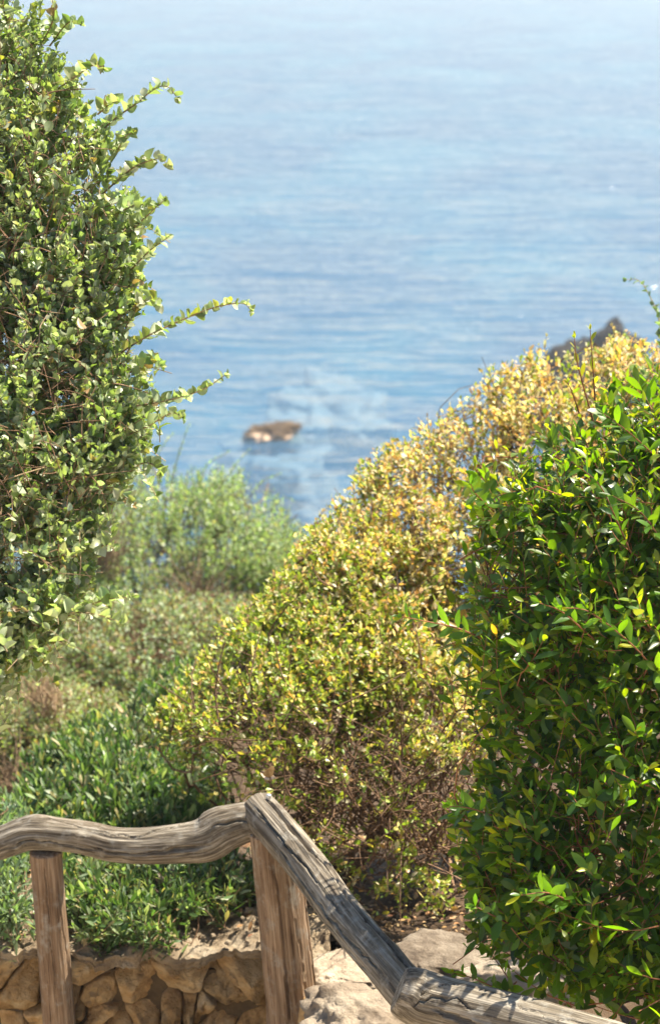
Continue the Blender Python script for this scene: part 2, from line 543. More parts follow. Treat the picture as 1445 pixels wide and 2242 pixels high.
tag(o, 'small pale green reef under the water nearest the shrubs', 'reef')
# dark stack at the right
pk = thing('sea_stack', (0, 0, 0), 'jagged dark rock stack in the sea behind the golden shrub', 'rock')
pb = at(1318, 818, 112)
pk.location = [float(c) for c in pb]
for (xx, yy, sxx, szz, sd_) in ((1333, 782, 0.95, 1.85, 2), (1272, 800, 1.6, 1.1, 4), (1378, 840, 1.5, 1.5, 6), (1314, 815, 2.0, 2.0, 9)):
    q = at(xx, yy, 112) - pb
    r_ = ico_rock('crag', (sxx, 2.0, szz), sd_, 0.34, 1.6, sub=4, mat=M['darkrock'], parent=pk)
    r_.location = [float(c) for c in q]
r_ = ico_rock('crag', (4.2, 4.0, 1.5), 12, 0.25, 1.2, sub=4, mat=M['darkrock'], parent=pk)
r_.location = (0.4, 0, float(SEA_Z - pb[2]))

# ------------------------------------------------------------------ the stone wall
WY = 5.53            # face of the wall


def clip_poly(poly, nx_, ny_, c):
    out = []
    for i in range(len(poly)):
        a, b_ = poly[i], poly[(i + 1) % len(poly)]
        da = a[0] * nx_ + a[1] * ny_ - c; db = b_[0] * nx_ + b_[1] * ny_ - c
        if da <= 0:
            out.append(a)
        if (da < 0 < db) or (db < 0 < da):
            t = da / (da - db)
            out.append((a[0] + (b_[0] - a[0]) * t, a[1] + (b_[1] - a[1]) * t))
    return out


def voronoi(rect, sites, wob=None):
    cells = []
    for i, s in enumerate(sites):
        poly = [(rect[0], rect[1]), (rect[2], rect[1]), (rect[2], rect[3]), (rect[0], rect[3])]
        for j, t in enumerate(sites):
            if i == j:
                continue
            nx_, ny_ = t[0] - s[0], t[1] - s[1]
            c = (t[0] ** 2 + t[1] ** 2 - s[0] ** 2 - s[1] ** 2) / 2
            poly = clip_poly(poly, nx_, ny_, c)
            if len(poly) < 3:
                break
        if len(poly) >= 3:
            cells.append(poly)
    return cells


def stone_mesh(poly, gap, depth, bulge, seed, nper=36):
    P = np.array(poly)
    c = P.mean(0)
    Q = np.vstack([P, P[:1]])
    seg = np.linalg.norm(np.diff(Q, axis=0), axis=1); cum = np.concatenate([[0], np.cumsum(seg)])
    t = np.linspace(0, cum[-1], nper, endpoint=False)
    R = np.stack([np.interp(t, cum, Q[:, 0]), np.interp(t, cum, Q[:, 1])], -1)
    R = 0.8 * R + 0.1 * (np.roll(R, 1, 0) + np.roll(R, -1, 0))
    dv = R - c
    rr = np.linalg.norm(dv, axis=1, keepdims=True)
    dv = dv * np.maximum(1 - gap / np.maximum(rr, 0.01), 0.3)
    size = rr.mean()
    g = rng.normal(0, 0.5, (6, 2)); h0 = rng.uniform(0.0, 0.28, 6) * size + bulge * 0.3
    V = []
    prof = [(1.0, None), (1.0, -0.5), (0.97, -0.12), (0.90, 0.0), (0.80, 0), (0.70, 0), (0.58, 0), (0.46, 0), (0.34, 0), (0.22, 0), (0.10, 0), (0.02, 0)]
    for (sc_, e) in prof:
        q = dv * sc_
        q = q + 0.007 * np.stack([fbm(np.column_stack([q * 22, np.full(len(q), seed * 1.3 + k)]), seed, 3) for k in (0, 9)], -1) * min(1, 2 * (sc_ + .1))
        zz = np.min(h0[None] + q @ g.T, axis=1)
        nq = np.column_stack([q * 17, np.full(len(q), seed * 3.7)])
        zz = zz + 0.014 * fbm(nq, seed, 4) - 0.012 * np.clip(1 - np.abs(fbm(nq * 1.3 + 5, seed + 20, 3)) / 0.25, 0, 1) + 0.005 * fbm(nq * 4, seed + 9, 2)
        if e is None:
            zz = np.full(len(q), -depth)
        else:
            zz = np.maximum(zz + e * bulge * 1.3, -depth * 0.7)
        V.append(np.column_stack([q, zz]))
    V = np.vstack(V)
    F = []
    for k in range(len(prof) - 1):
        for i in range(nper):
            F.append((k * nper + i, k * nper + (i + 1) % nper, (k + 1) * nper + (i + 1) % nper, (k + 1) * nper + i))
    me = mesh_np('stone', V, np.array(F), smooth=True)
    return me, c


def jitter_sites(rect, su, sv, jit):
    out = []
    row = 0
    v = rect[1] + sv / 2
    while v < rect[3]:
        u = rect[0] + (su / 2 if row % 2 else 0)
        while u < rect[2]:
            if rng.random() > 0.08:
                out.append((u + rng.normal(0, jit * su), v + rng.normal(0, jit * sv)))
            if rng.random() < 0.2:
                out.append((u + su * .5 + rng.normal(0, .1 * su), v + sv * .4))
            u += su * rng.uniform(0.75, 1.3)
        v += sv; row += 1
    return [s for s in out if rect[0] < s[0] < rect[2] and rect[1] < s[1] < rect[3]]


wall = thing('stone_wall', (-0.9, WY + 0.15, 0), 'low dry stone retaining wall of ochre rubble behind the log fence', 'stone wall')
wo = np.array(wall.location)


def box_mesh(name, a, b):
    a, b = np.array(a, float), np.array(b, float)
    V = np.array([[x, y, z] for z in (a[2], b[2]) for y in (a[1], b[1]) for x in (a[0], b[0])])
    F = np.array([[0, 2, 3, 1], [4, 5, 7, 6], [0, 1, 5, 4], [2, 6, 7, 3], [0, 4, 6, 2], [1, 3, 7, 5]])
    return mesh_np(name, V, F, smooth=False)


obj('core', box_mesh('core', np.array([-2.3, WY + 0.06, 0]) - wo, np.array([-0.02, WY + 0.3, 0.44]) - wo), M['core'], wall)
obj('core', box_mesh('core', np.array([-0.02, 4.3, 0]) - wo, np.array([0.32, WY + 0.298, 0.436]) - wo), M['core'], wall)
rect = (-2.2, 0.0, 0.0, 0.505)
k = 0
for cell in voronoi(rect, jitter_sites(rect, 0.098, 0.165, 0.26)):
    me, c = stone_mesh(cell, 0.0015, 0.1, 0.02, k); k += 1
    o = obj('stone', me, M['stone'], wall)
    o.matrix_parent_inverse.identity()
    o.location = Vector((c[0] - wo[0], WY + rng.uniform(-0.012, 0.02) - wo[1], c[1]))
    o.rotation_euler = (math.pi / 2, 0, 0)
rect = (4.32, 0.0, WY + 0.02, 0.5)        # the return of the wall that comes towards the stairs
for cell in voronoi(rect, jitter_sites(rect, 0.13, 0.15, 0.22)):
    me, c = stone_mesh(cell, 0.006, 0.1, 0.022, k); k += 1
    o = obj('stone', me, M['stone'], wall)
    o.location = Vector((-0.06 - wo[0], c[0] - wo[1], c[1]))
    o.rotation_euler = (math.pi / 2, 0, -math.pi / 2)
# rough cap of mortar and flat stone, crumbling along its front edge
nu, nv_ = 620, 90
U, Vg = np.meshgrid(np.linspace(-2.25, 0.0, nu), np.linspace(0, 1, nv_))
edge = 0.022 * fbm(np.stack([U[0] * 7, U[0] * 0, U[0] * 0], -1), 31, 5, 0.45)
lip = 0.16                                        # first share of the sheet is the broken front lip
yy = np.where(Vg < lip, WY - 0.012 + edge[None], WY - 0.012 + edge[None] * (1 - (Vg - lip) / (1 - lip)) + (Vg - lip) / (1 - lip) * 0.40)
thk = 0.03 + 0.013 * fbm(np.stack([U[0] * 7, U[0] * 0 + 3, U[0] * 0], -1), 41, 4, 0.4)
slab = fbm(np.stack([U * 5, yy * 6, U * 0], -1), 51, 2)
stepz = np.floor(slab * 2.2) / 2.2 * 0.012
zz = 0.532 + 0.016 * fbm(np.stack([U * 12, yy * 14, U * 0], -1), 61, 5, 0.6) + stepz + 0.10 * np.maximum(0, yy - WY - 0.05) \
    - 0.012 * np.exp(-(np.abs(fbm(np.stack([U * 7, yy * 7, U * 0 + 5], -1), 71, 3)) / 0.05) ** 2)
fl = np.clip(1 - Vg / lip, 0, 1)
zz = zz - fl * thk[None]
yy = yy + 0.012 * fl + 0.008 * np.sin(np.pi * fl) * fbm(np.stack([U * 16, fl * 3, U * 0], -1), 81, 3)
idx = np.arange(nu * nv_).reshape(nv_, nu)
Fq = np.stack([idx[:-1, :-1], idx[:-1, 1:], idx[1:, 1:], idx[1:, :-1]], -1).reshape(-1, 4)
cp = obj('wall_cap', mesh_np('wall_cap', np.stack([U, yy, zz], -1).reshape(-1, 3) - wo, Fq), M['cap'], wall)
cp['label'] = 'rough pale cap with a crumbling edge'


def boulder(name, x, y, d, size, seed, label, amp=0.22, freq=1.5, rot=0, mat='boulder', flat=0.0, tilt=(0, 0)):
    o = ico_rock(name, size, seed, amp, freq, flat=flat, sub=5, mat=M[mat])
    o.location = at(x, y, d)
    o.rotation_euler = (tilt[0], tilt[1], rot)
    return tag(o, label, 'stone')


boulder('boulder', 792, 2236, 5.75, (0.15, 0.14, 0.085), 21, 'pale sunlit boulder between the thick post and the sloping rail', 0.25, 1.7)
boulder('boulder', 968, 2098, 5.86, (0.12, 0.12, 0.05), 22, 'flat pale stone under the glossy shrub beyond the sloping rail', 0.2, 1.4, flat=0.5)
boulder('boulder', 778, 2128, 6.05, (0.13, 0.12, 0.06), 23, 'shaded grey stone right behind the thick post', 0.2, 1.5, flat=0.4)
boulder('boulder', 15, 2022, 6.35, (0.13, 0.10, 0.05), 24, 'rough stone lying on the wall left of the thin post', 0.25, 1.6)
boulder('boulder', 1130, 2175, 5.6, (0.16, 0.14, 0.06), 25, 'small pale stone glimpsed through leaves behind the lowest log', 0.2, 1.5)


# ------------------------------------------------------------------ the log fence
def log_mesh(name, pts, radii, ref, cracks=(), knots=(), nlen=220, ncirc=110, seed=0, rough=0.035, cap=0.25):
    """pts: world points of the axis; cracks: (angle deg, s0, s1, width rad, depth m, wander)"""
    C = catmull(pts, nlen)
    tt = np.linspace(0, 1, len(radii))
    seg = np.concatenate([[0], np.cumsum(np.linalg.norm(np.diff(C, axis=0), axis=1))])
    s = seg / seg[-1]
    r = np.interp(s, tt, radii)
    r = np.convolve(np.pad(r, 8, mode='edge'), np.ones(17) / 17, 'valid')
    # rounded, sawn ends
    L = seg[-1]
    for e in (seg, L - seg):
        q = np.clip(e / (cap * r), 0, 1)
        r = r * (0.80 + 0.20 * np.sqrt(np.clip(1 - (1 - q) ** 2, 0, 1)))
    T, A, B = frames(C, ref)
    a = np.arange(ncirc) * 2 * math.pi / ncirc
    ca, sa = np.cos(a), np.sin(a)
    S, AN = np.meshgrid(seg, a, indexing='ij')
    N3 = np.stack([np.cos(AN) * 1.3, np.sin(AN) * 1.3, S * 5], -1)
    disp = rough * fbm(N3 + seed * 5.1, seed, 4) + 0.012 * fbm(np.stack([np.cos(AN) * 9, np.sin(AN) * 9, S * 9], -1), seed + 3, 3) + 0.016 * fbm(np.stack([np.cos(AN) * 7, np.sin(AN) * 7, S * 2.2], -1), seed + 13, 4, 0.65)
    RR = r[:, None] * (1 + disp)
    for (ad, s0, s1, wd, dp, wan) in cracks:
        sn = s[:, None]
        a0 = math.radians(ad) + wan * fbm(np.stack([s * 5, s * 0 + ad, s * 0], -1), seed + 5, 3)[:, None] \
            + 0.25 * wan * vnoise(np.stack([s * 40, s * 0 + ad, s * 0], -1), seed)[:, None]
        da = (AN - a0 + math.pi) % (2 * math.pi) - math.pi
        env = np.clip((sn - s0) / 0.06, 0, 1) * np.clip((s1 - sn) / 0.06, 0, 1)
        wv = wd * (0.55 + 0.6 * (vnoise(np.stack([s * 9, s * 0 + ad * 2, s * 0], -1), seed + 8)[:, None] * 0.5 + 0.5)) * (0.25 + 0.75 * env)
        RR = RR - dp * env * np.clip(1 - np.abs(da) / wv, 0, 1) ** 0.6 + 0.12 * dp * env * np.exp(-((np.abs(da) - 1.5 * wv) / wv) ** 2)
    for (ad, sk, amp, wa, ws) in knots:
        da = (AN - math.radians(ad) + math.pi) % (2 * math.pi) - math.pi
        RR = RR + amp * np.exp(-(da / wa) ** 2 - ((S - sk * L) / ws) ** 2)
    V = C[:, None] + RR[..., None] * (ca[None, :, None] * A[:, None] + sa[None, :, None] * B[:, None])
    V = V.reshape(-1, 3)
    i = np.arange(nlen - 1)[:, None] * ncirc; j = np.arange(ncirc)[None]
    F = np.stack(np.broadcast_arrays(i + j, i + (j + 1) % ncirc, i + ncirc + (j + 1) % ncirc, i + ncirc + j), -1).reshape(-1, 4)
    G = np.stack([RR * ca[None], RR * sa[None], S + seed * 3], -1).reshape(-1, 3)
    # end grain: two inner rings and a centre at each end
    nv = len(V); Vx, Fx, Gx = [], [], []
    for base, cc, flip in ((0, C[0], True), ((nlen - 1) * ncirc, C[-1], False)):
        ring = np.arange(base, base + ncirc)
        for f in (0.55, 0.02):
            rv = cc + (V[base:base + ncirc] - cc) * f
            st = nv + sum(len(x) for x in Vx)
            Vx.append(rv)
            g = G[base:base + ncirc].copy(); g[:, :2] *= f; Gx.append(g)
            nr = np.arange(st, st + ncirc)
            q = np.stack([ring, np.roll(ring, -1), np.roll(nr, -1), nr], -1)
            Fx.append(q[:, ::-1] if flip else q)
            ring = nr
    V = np.vstack([V] + Vx); F = np.vstack([F] + Fx); G = np.vstack([G] + Gx)
    F = F[:, ::-1]
    return V, F, G


fence = thing('log_fence', at(600, 2242, 5.85) * np.array([1, 1, 0]), 'weathered rustic log fence with a bent rail and two posts', 'fence')
fo = np.array(fence.location)


def add_log(name, pts, radii, ref, mat, label=None, **kw):
    V, F, G = log_mesh(name, pts, radii, ref, **kw)
    o = obj(name, mesh_np(name, V - fo, F, vec=G), M[mat], fence)
    if label:
        o['label'] = label
    return o


pxr = 1 / FPX
# bent top rail
L1 = [(-260, 1930, 6.0), (-130, 1890, 6.0), (0, 1846, 5.98), (66, 1824, 5.97), (150, 1829, 5.96), (205, 1838, 5.95), (255, 1850, 5.94), (320, 1852, 5.93),
      (400, 1846, 5.92), (455, 1838, 5.91), (497, 1815, 5.90), (545, 1799, 5.89), (598, 1794, 5.88)]
pts = np.array([at(*q) for q in L1])
radii = [r * 5.93 * pxr for r in (34, 33, 31, 33, 36, 38, 37, 39, 41, 44, 47, 44, 38)]
add_log('rail', pts, radii, (0, 0, 1), 'rail', 'bent grey rail running left from the corner', nlen=420, seed=1,
        cracks=((75, 0.55, 0.86, 0.13, 0.018, 0.35), (95, 0.30, 0.62, 0.08, 0.012, 0.3), (60, 0.84, 0.99, 0.09, 0.014, 0.3), (20, 0.4, 0.8, 0.06, 0.006, 0.5),
                (115, 0.7, 0.9, 0.05, 0.008, 0.3), (128, 0.15, 0.45, 0.06, 0.008, 0.4)),
        knots=((10, 0.41, 0.008, 0.6, 0.03), (340, 0.86, 0.012, 0.8, 0.05), (120, 0.62, -0.006, 0.5, 0.03), (60, 0.52, 0.007, 0.25, 0.02), (85, 0.74, 0.006, 0.2, 0.016), (100, 0.36, 0.007, 0.25, 0.02)), rough=0.05)
# straight rail coming towards the stairs
pts = np.array([at(566, 1772, 5.90), at(672, 1896, 5.62), at(769, 2026, 5.30), at(855, 2126, 5.02), at(918, 2200, 4.84)])
add_log('rail', pts, [0.052, 0.050, 0.049, 0.048, 0.05], (0, 0, 1), 'rail', 'straight split rail sloping down to the right', nlen=360, seed=2,
        cracks=((-8, 0.02, 0.98, 0.13, 0.028, 0.12), (32, 0.03, 0.62, 0.06, 0.012, 0.15), (60, 0.2, 0.9, 0.05, 0.008, 0.3), (-38, 0.1, 0.5, 0.05, 0.008, 0.2), (100, 0.3, 0.9, 0.05, 0.008, 0.2)),
        knots=((40, 0.24, 0.006, 0.25, 0.025), (70, 0.55, 0.006, 0.25, 0.02), (15, 0.72, 0.005, 0.2, 0.018)), rough=0.04, cap=0.15)
# thick lower log
pts = np.array([at(872, 2168, 4.80), at(930, 2192, 4.80), at(1030, 2216, 4.76), at(1160, 2248, 4.70), at(1350, 2296, 4.60), at(1600, 2360, 4.48)])
add_log('rail', pts, [0.056, 0.062, 0.060, 0.055, 0.052, 0.05], (0, 0, 1), 'rail', 'thick rounded log at the lower right', nlen=300, seed=3,
        cracks=((62, 0.02, 0.28, 0.07, 0.010, 0.5), (88, 0.12, 0.6, 0.10, 0.016, 0.3), (20, 0.02, 0.2, 0.06, 0.008, 0.6), (40, 0.3, 0.8, 0.04, 0.006, 0.4)),
        knots=((-20, 0.06, 0.008, 0.9, 0.06),), rough=0.05, cap=0.75)


def post(x0, y0, d0, x1, y1, r0, r1, label, **kw):
    a = at(x0, y0, d0)
    # straight down to the path
    b = at(x1, y1, d0)
    dirv = b - a
    sc_ = (a[2] + 0.02) / (a[2] - b[2])
    b = a + dirv * sc_
    b[1] = a[1] + 0.01
    pts = np.array([a + (b - a) * t for t in np.linspace(0, 1, 5)])
    return add_log('post', pts, np.linspace(r0, r1, 5), (0.15, -1, 0), 'post', label, cap=0.06, **kw)


post(101, 1862, 5.97, 114, 2242, 0.043, 0.045, 'thin brown post at the left', nlen=260, seed=4, rough=0.03,
     cracks=((8, 0.0, 0.5, 0.05, 0.008, 0.12), (-50, 0.1, 0.9, 0.05, 0.006, 0.2), (40, 0.3, 0.95, 0.04, 0.005, 0.2)), knots=((80, 0.75, 0.006, 0.4, 0.1),))
post(600, 1815, 5.86, 636, 2242, 0.066, 0.071, 'thick cracked post with a flared right side at the corner', nlen=300, seed=5, rough=0.03,
     cracks=((-62, 0.0, 1.0, 0.09, 0.02, 0.05), (12, 0.02, 0.95, 0.06, 0.012, 0.10), (48, 0.0, 0.5, 0.035, 0.005, 0.15), (-25, 0.2, 0.9, 0.035, 0.005, 0.15)),
     knots=((92, 0.66, 0.022, 0.5, 0.07), (85, 0.85, 0.014, 0.5, 0.12)))
post(1290, 2310, 4.66, 1300, 2600, 0.05, 0.052, 'post under the lower log', nlen=120, ncirc=60, seed=6)
# screw near the top of the straight rail
V, F = tube(np.array([[0, 0, -0.01], [0, 0, 0.0], [0, 0, 0.0032], [0, 0, 0.0036]]), [0.006, 0.0068, 0.006, 0.0005], 14)
sm, sn_, sbn = new_mat('zinc')
sbn.inputs['Base Color'].default_value = (0.6, 0.6, 0.58, 1); sbn.inputs['Metallic'].default_value = 0.7; sbn.inputs['Roughness'].default_value = 0.4
scr = obj('screw', mesh_np('screw', V, F), sm, fence)
q = at(589, 1778, 5.86); q[2] += 0.047
scr.location = q - fo
# EOF_PART1
# ------------------------------------------------------------------ vegetation
from mathutils import Matrix
RIGHT = np.array([1.0, 0, 0]); UPC = np.array([0, SP, CP]); FWD = np.array([0, CP, -SP]); UP = np.array([0, 0, 1.0])


def leaf_shape(n, length, width, a=1.0, b=0.8, fold=0.25, curl=0.15, wave=0.0, asym=0.0):
    t = np.linspace(0, 1, n + 1)
    wdt = np.maximum(np.sin(np.pi * t ** a) ** b, 0.05) * width / 2
    wdt[0] = width * 0.05
    V = []
    for k in range(n + 1):
        zc = -curl * length * t[k] ** 2
        for sx in (-1, 0, 1):
            x = sx * wdt[k] * (1 + asym * sx)
            z = zc + abs(x) * math.tan(fold) + (wave * width * math.sin(t[k] * 7 + sx * 1.5) if sx else 0)
            V.append((x, t[k] * length * (1 - 0.15 * curl), z))
    V = np.array(V)
    F = []
    for k in range(n):
        i = k * 3
        F += [(i, i + 1, i + 4, i + 3), (i + 1, i + 2, i + 5, i + 4)]
    return V, np.array(F)


def basis(D, N):
    D = norm(D)
    X = norm(np.cross(D, N))
    Z = np.cross(X, D)
    return np.stack([X, D, Z], -1)          # columns


def leaves_mesh(name, shapes, P, B, S, K, C):
    Vs, Fs, Cs, off = [], [], [], 0
    for k, (T, F) in enumerate(shapes):
        m = K == k
        if not m.any():
            continue
        p, b, s, c = P[m], B[m], S[m], C[m]
        V = p[:, None] + s[:, None, None] * np.einsum('nij,vj->nvi', b, T)
        nv = len(T)
        Vs.append(V.reshape(-1, 3)); Cs.append(np.repeat(c, nv, 0))
        Fs.append((F[None] + (np.arange(len(p)) * nv)[:, None, None]).reshape(-1, 4) + off)
        off += len(p) * nv
    return mesh_np(name, np.vstack(Vs), np.vstack(Fs), np.vstack(Cs))


def tubes_batch(C, r, sides=3):
    """C (N,k,3), r (N,k)"""
    N, k, _ = C.shape
    T = norm(np.gradient(C, axis=1))
    ref = np.where(np.abs(T[:, :1, 2:3]) > 0.8, np.array([1.0, 0.2, 0]), np.array([0.1, 0.2, 1.0]))
    A = norm(np.cross(T, np.broadcast_to(ref, T.shape))); Bn = np.cross(T, A)
    a = np.arange(sides) * 2 * math.pi / sides
    V = C[:, :, None] + r[:, :, None, None] * (np.cos(a)[:, None] * A[:, :, None] + np.sin(a)[:, None] * Bn[:, :, None])
    i = np.arange(k - 1)[:, None] * sides; j = np.arange(sides)[None]
    F = np.stack(np.broadcast_arrays(i + j, i + (j + 1) % sides, i + sides + (j + 1) % sides, i + sides + j), -1).reshape(-1, 4)
    F = (F[None] + (np.arange(N) * k * sides)[:, None, None]).reshape(-1, 4)
    return V.reshape(-1, 3), F


def poly_query(poly, Q):
    """inside flag, distance to the outline and unit vector towards the nearest outline point"""
    A = np.array(poly, float); Bp = np.roll(A, -1, 0)
    inside = np.zeros(len(Q), bool)
    best = np.full(len(Q), 1e18); vec = np.zeros((len(Q), 2))
    for a, b in zip(A, Bp):
        c = (a[1] > Q[:, 1]) != (b[1] > Q[:, 1])
        if b[1] != a[1]:
            xi = a[0] + (Q[:, 1] - a[1]) * (b[0] - a[0]) / (b[1] - a[1])
            inside ^= c & (Q[:, 0] < xi)
        e = b - a
        t = np.clip(((Q - a) @ e) / max(e @ e, 1e-9), 0, 1)
        v = a + t[:, None] * e - Q
        d2 = (v ** 2).sum(1)
        m = d2 < best
        best[m] = d2[m]; vec[m] = v[m]
    d = np.sqrt(best)
    return inside, d, vec / np.maximum(d, 1e-6)[:, None]


def sample_volume(poly, n, d0, thick, R, tilt, shell, weight=None, hollow=None):
    A = np.array(poly, float); lo, hi = A.min(0), A.max(0)
    yc = (lo[1] + hi[1]) / 2
    out = []; tot = 0
    while tot < n:
        Q = lo + rng.random((n * 2, 2)) * (hi - lo)
        ins, d, v = poly_query(poly, Q)
        if weight is not None:
            ins &= rng.random(len(Q)) < weight(Q[:, 0], Q[:, 1])
        if hollow is not None:
            hn = fbm(np.column_stack([Q / hollow[0], np.full(len(Q), d0)]), int(d0 * 31) + 5, 3)
            ins &= rng.random(len(Q)) < np.clip(1 - hollow[1] * np.clip(hn * 2.2 + 0.1, 0, 1), 0, 1)
        Q, d, v = Q[ins], d[ins], v[ins]
        out.append((Q, d, v)); tot += len(Q)
    Q = np.vstack([o[0] for o in out])[:n]; d = np.concatenate([o[1] for o in out])[:n]; v = np.vstack([o[2] for o in out])[:n]
    t = np.clip(d / R, 0, 1)
    half = thick * np.sqrt(np.clip(1 - (1 - t) ** 2, 0, 1))
    u = rng.uniform(-1, 1, n)
    m = rng.random(n) < shell
    u[m] = -1 + np.abs(rng.normal(0, 0.28, m.sum()))
    u = np.clip(u, -1, 1)
    # lumpy surface
    lump = fbm(np.column_stack([Q / (R * 0.8), u * 1.3]), int(abs(d0) * 100), 3)
    dep = d0 + tilt * (Q[:, 1] - yc) / 1000 + u * half * (0.86 + 0.22 * lump)
    P = at(Q[:, 0], Q[:, 1], dep)
    outw = (v[:, :1] * RIGHT - v[:, 1:] * UPC) * (1 - t)[:, None] + (u * (0.25 + 0.75 * t))[:, None] * FWD
    return P, outw, t, u, Q


def skeleton(root, pts, seed, r_tip, power=0.5, wob=0.12):
    """greedy branching: every point hangs on the nearest node that lies closer to the root; returns chains"""
    pts = pts[np.argsort(np.linalg.norm(pts - root, axis=1))]
    nodes = [np.array(root, float)]; parent = [-1]; plen = [0.0]
    chains = []
    lr = np.random.default_rng(seed)
    for q in pts:
        Nn = np.array(nodes)
        cost = np.linalg.norm(Nn - q, axis=1) + 0.35 * np.array(plen)
        # avoid growing downwards
        cost += 1.2 * np.maximum(0, Nn[:, 2] - q[2])
        i = int(np.argmin(cost))
        a = nodes[i]; L = np.linalg.norm(q - a)
        ns = max(2, int(L / 0.05))
        ns = min(ns, 10)
        ch = [i]; prev = i
        off = lr.normal(0, wob * L, 3); off2 = lr.normal(0, wob * 0.5 * L, 3)
        for k in range(1, ns + 1):
            f = k / ns
            pnt = a + (q - a) * f + off * math.sin(math.pi * f) * 0.6 + off2 * math.sin(2 * math.pi * f)
            pnt = pnt + np.array([0, 0, -0.18 * L * math.sin(math.pi * f)])
            nodes.append(pnt); parent.append(prev)
            plen.append(plen[prev] + np.linalg.norm(pnt - nodes[prev]))
            prev = len(nodes) - 1
            ch.append(prev)
        chains.append(ch)
    cnt = np.zeros(len(nodes)); child = set(parent)
    for i in range(len(nodes) - 1, -1, -1):
        if i not in child:
            cnt[i] += 1
        if parent[i] >= 0:
            cnt[parent[i]] += cnt[i]
    rad = r_tip * np.maximum(cnt, 1) ** power
    return np.array(nodes), rad, chains


def palette(entries):
    cols = np.array([e[0] for e in entries], float); wts = np.array([e[1] for e in entries], float); wts /= wts.sum()

    def f(n, X=None, Y=None, s=None):
        c = cols[rng.choice(len(cols), n, p=wts)]
        return c * rng.uniform(0.72, 1.28, (n, 1)) * rng.uniform(0.92, 1.08, (n, 3))
    return f


def pick_front(P, S, nmax, margin=6, cell=11):
    """the leaves that show largest: nearest in each cell of the view, then by size"""
    x, y, d = project(P)
    ok = (x > margin) & (x < 1445 - margin) & (y > margin) & (y < 2242 - margin)
    ids = np.where(ok)[0]
    if len(ids) == 0:
        return ids
    key = (x[ids] // cell).astype(int) * 1000 + (y[ids] // cell).astype(int)
    order = np.lexsort((d[ids], key))
    ks = key[order]
    first = np.concatenate([[True], ks[1:] != ks[:-1]])
    front = ids[order[first]]
    sc_ = S[front] / d[front] - 0.02 * (d[front] - d[front].min()) * S[front].mean()
    return front[np.argsort(-sc_)][:nmax]


def make_leaf_objects(name, shapes, P, B, S, K, C, ids, parent, origin, mat, nvar=14):
    if len(ids) == 0:
        return
    reps = rng.choice(ids, min(nvar, len(ids)), replace=False)
    meshes = {}
    for r in ids:
        v = int(np.argmin(((C[reps] - C[r]) ** 2).sum(1)))
        key = (v, int(K[r]))
        if key not in meshes:
            T, F = shapes[int(K[r])]
            me = mesh_np(name, T, F, np.tile(C[reps[v]], (len(T), 1)))
            me.materials.append(mat)
            meshes[key] = me
        o = bpy.data.objects.new(name, meshes[key])
        COL.objects.link(o)
        o.parent = parent
        mm = np.eye(4); mm[:3, :3] = B[r] * S[r]; mm[:3, 3] = P[r] - origin
        o.matrix_basis = Matrix(mm.tolist())


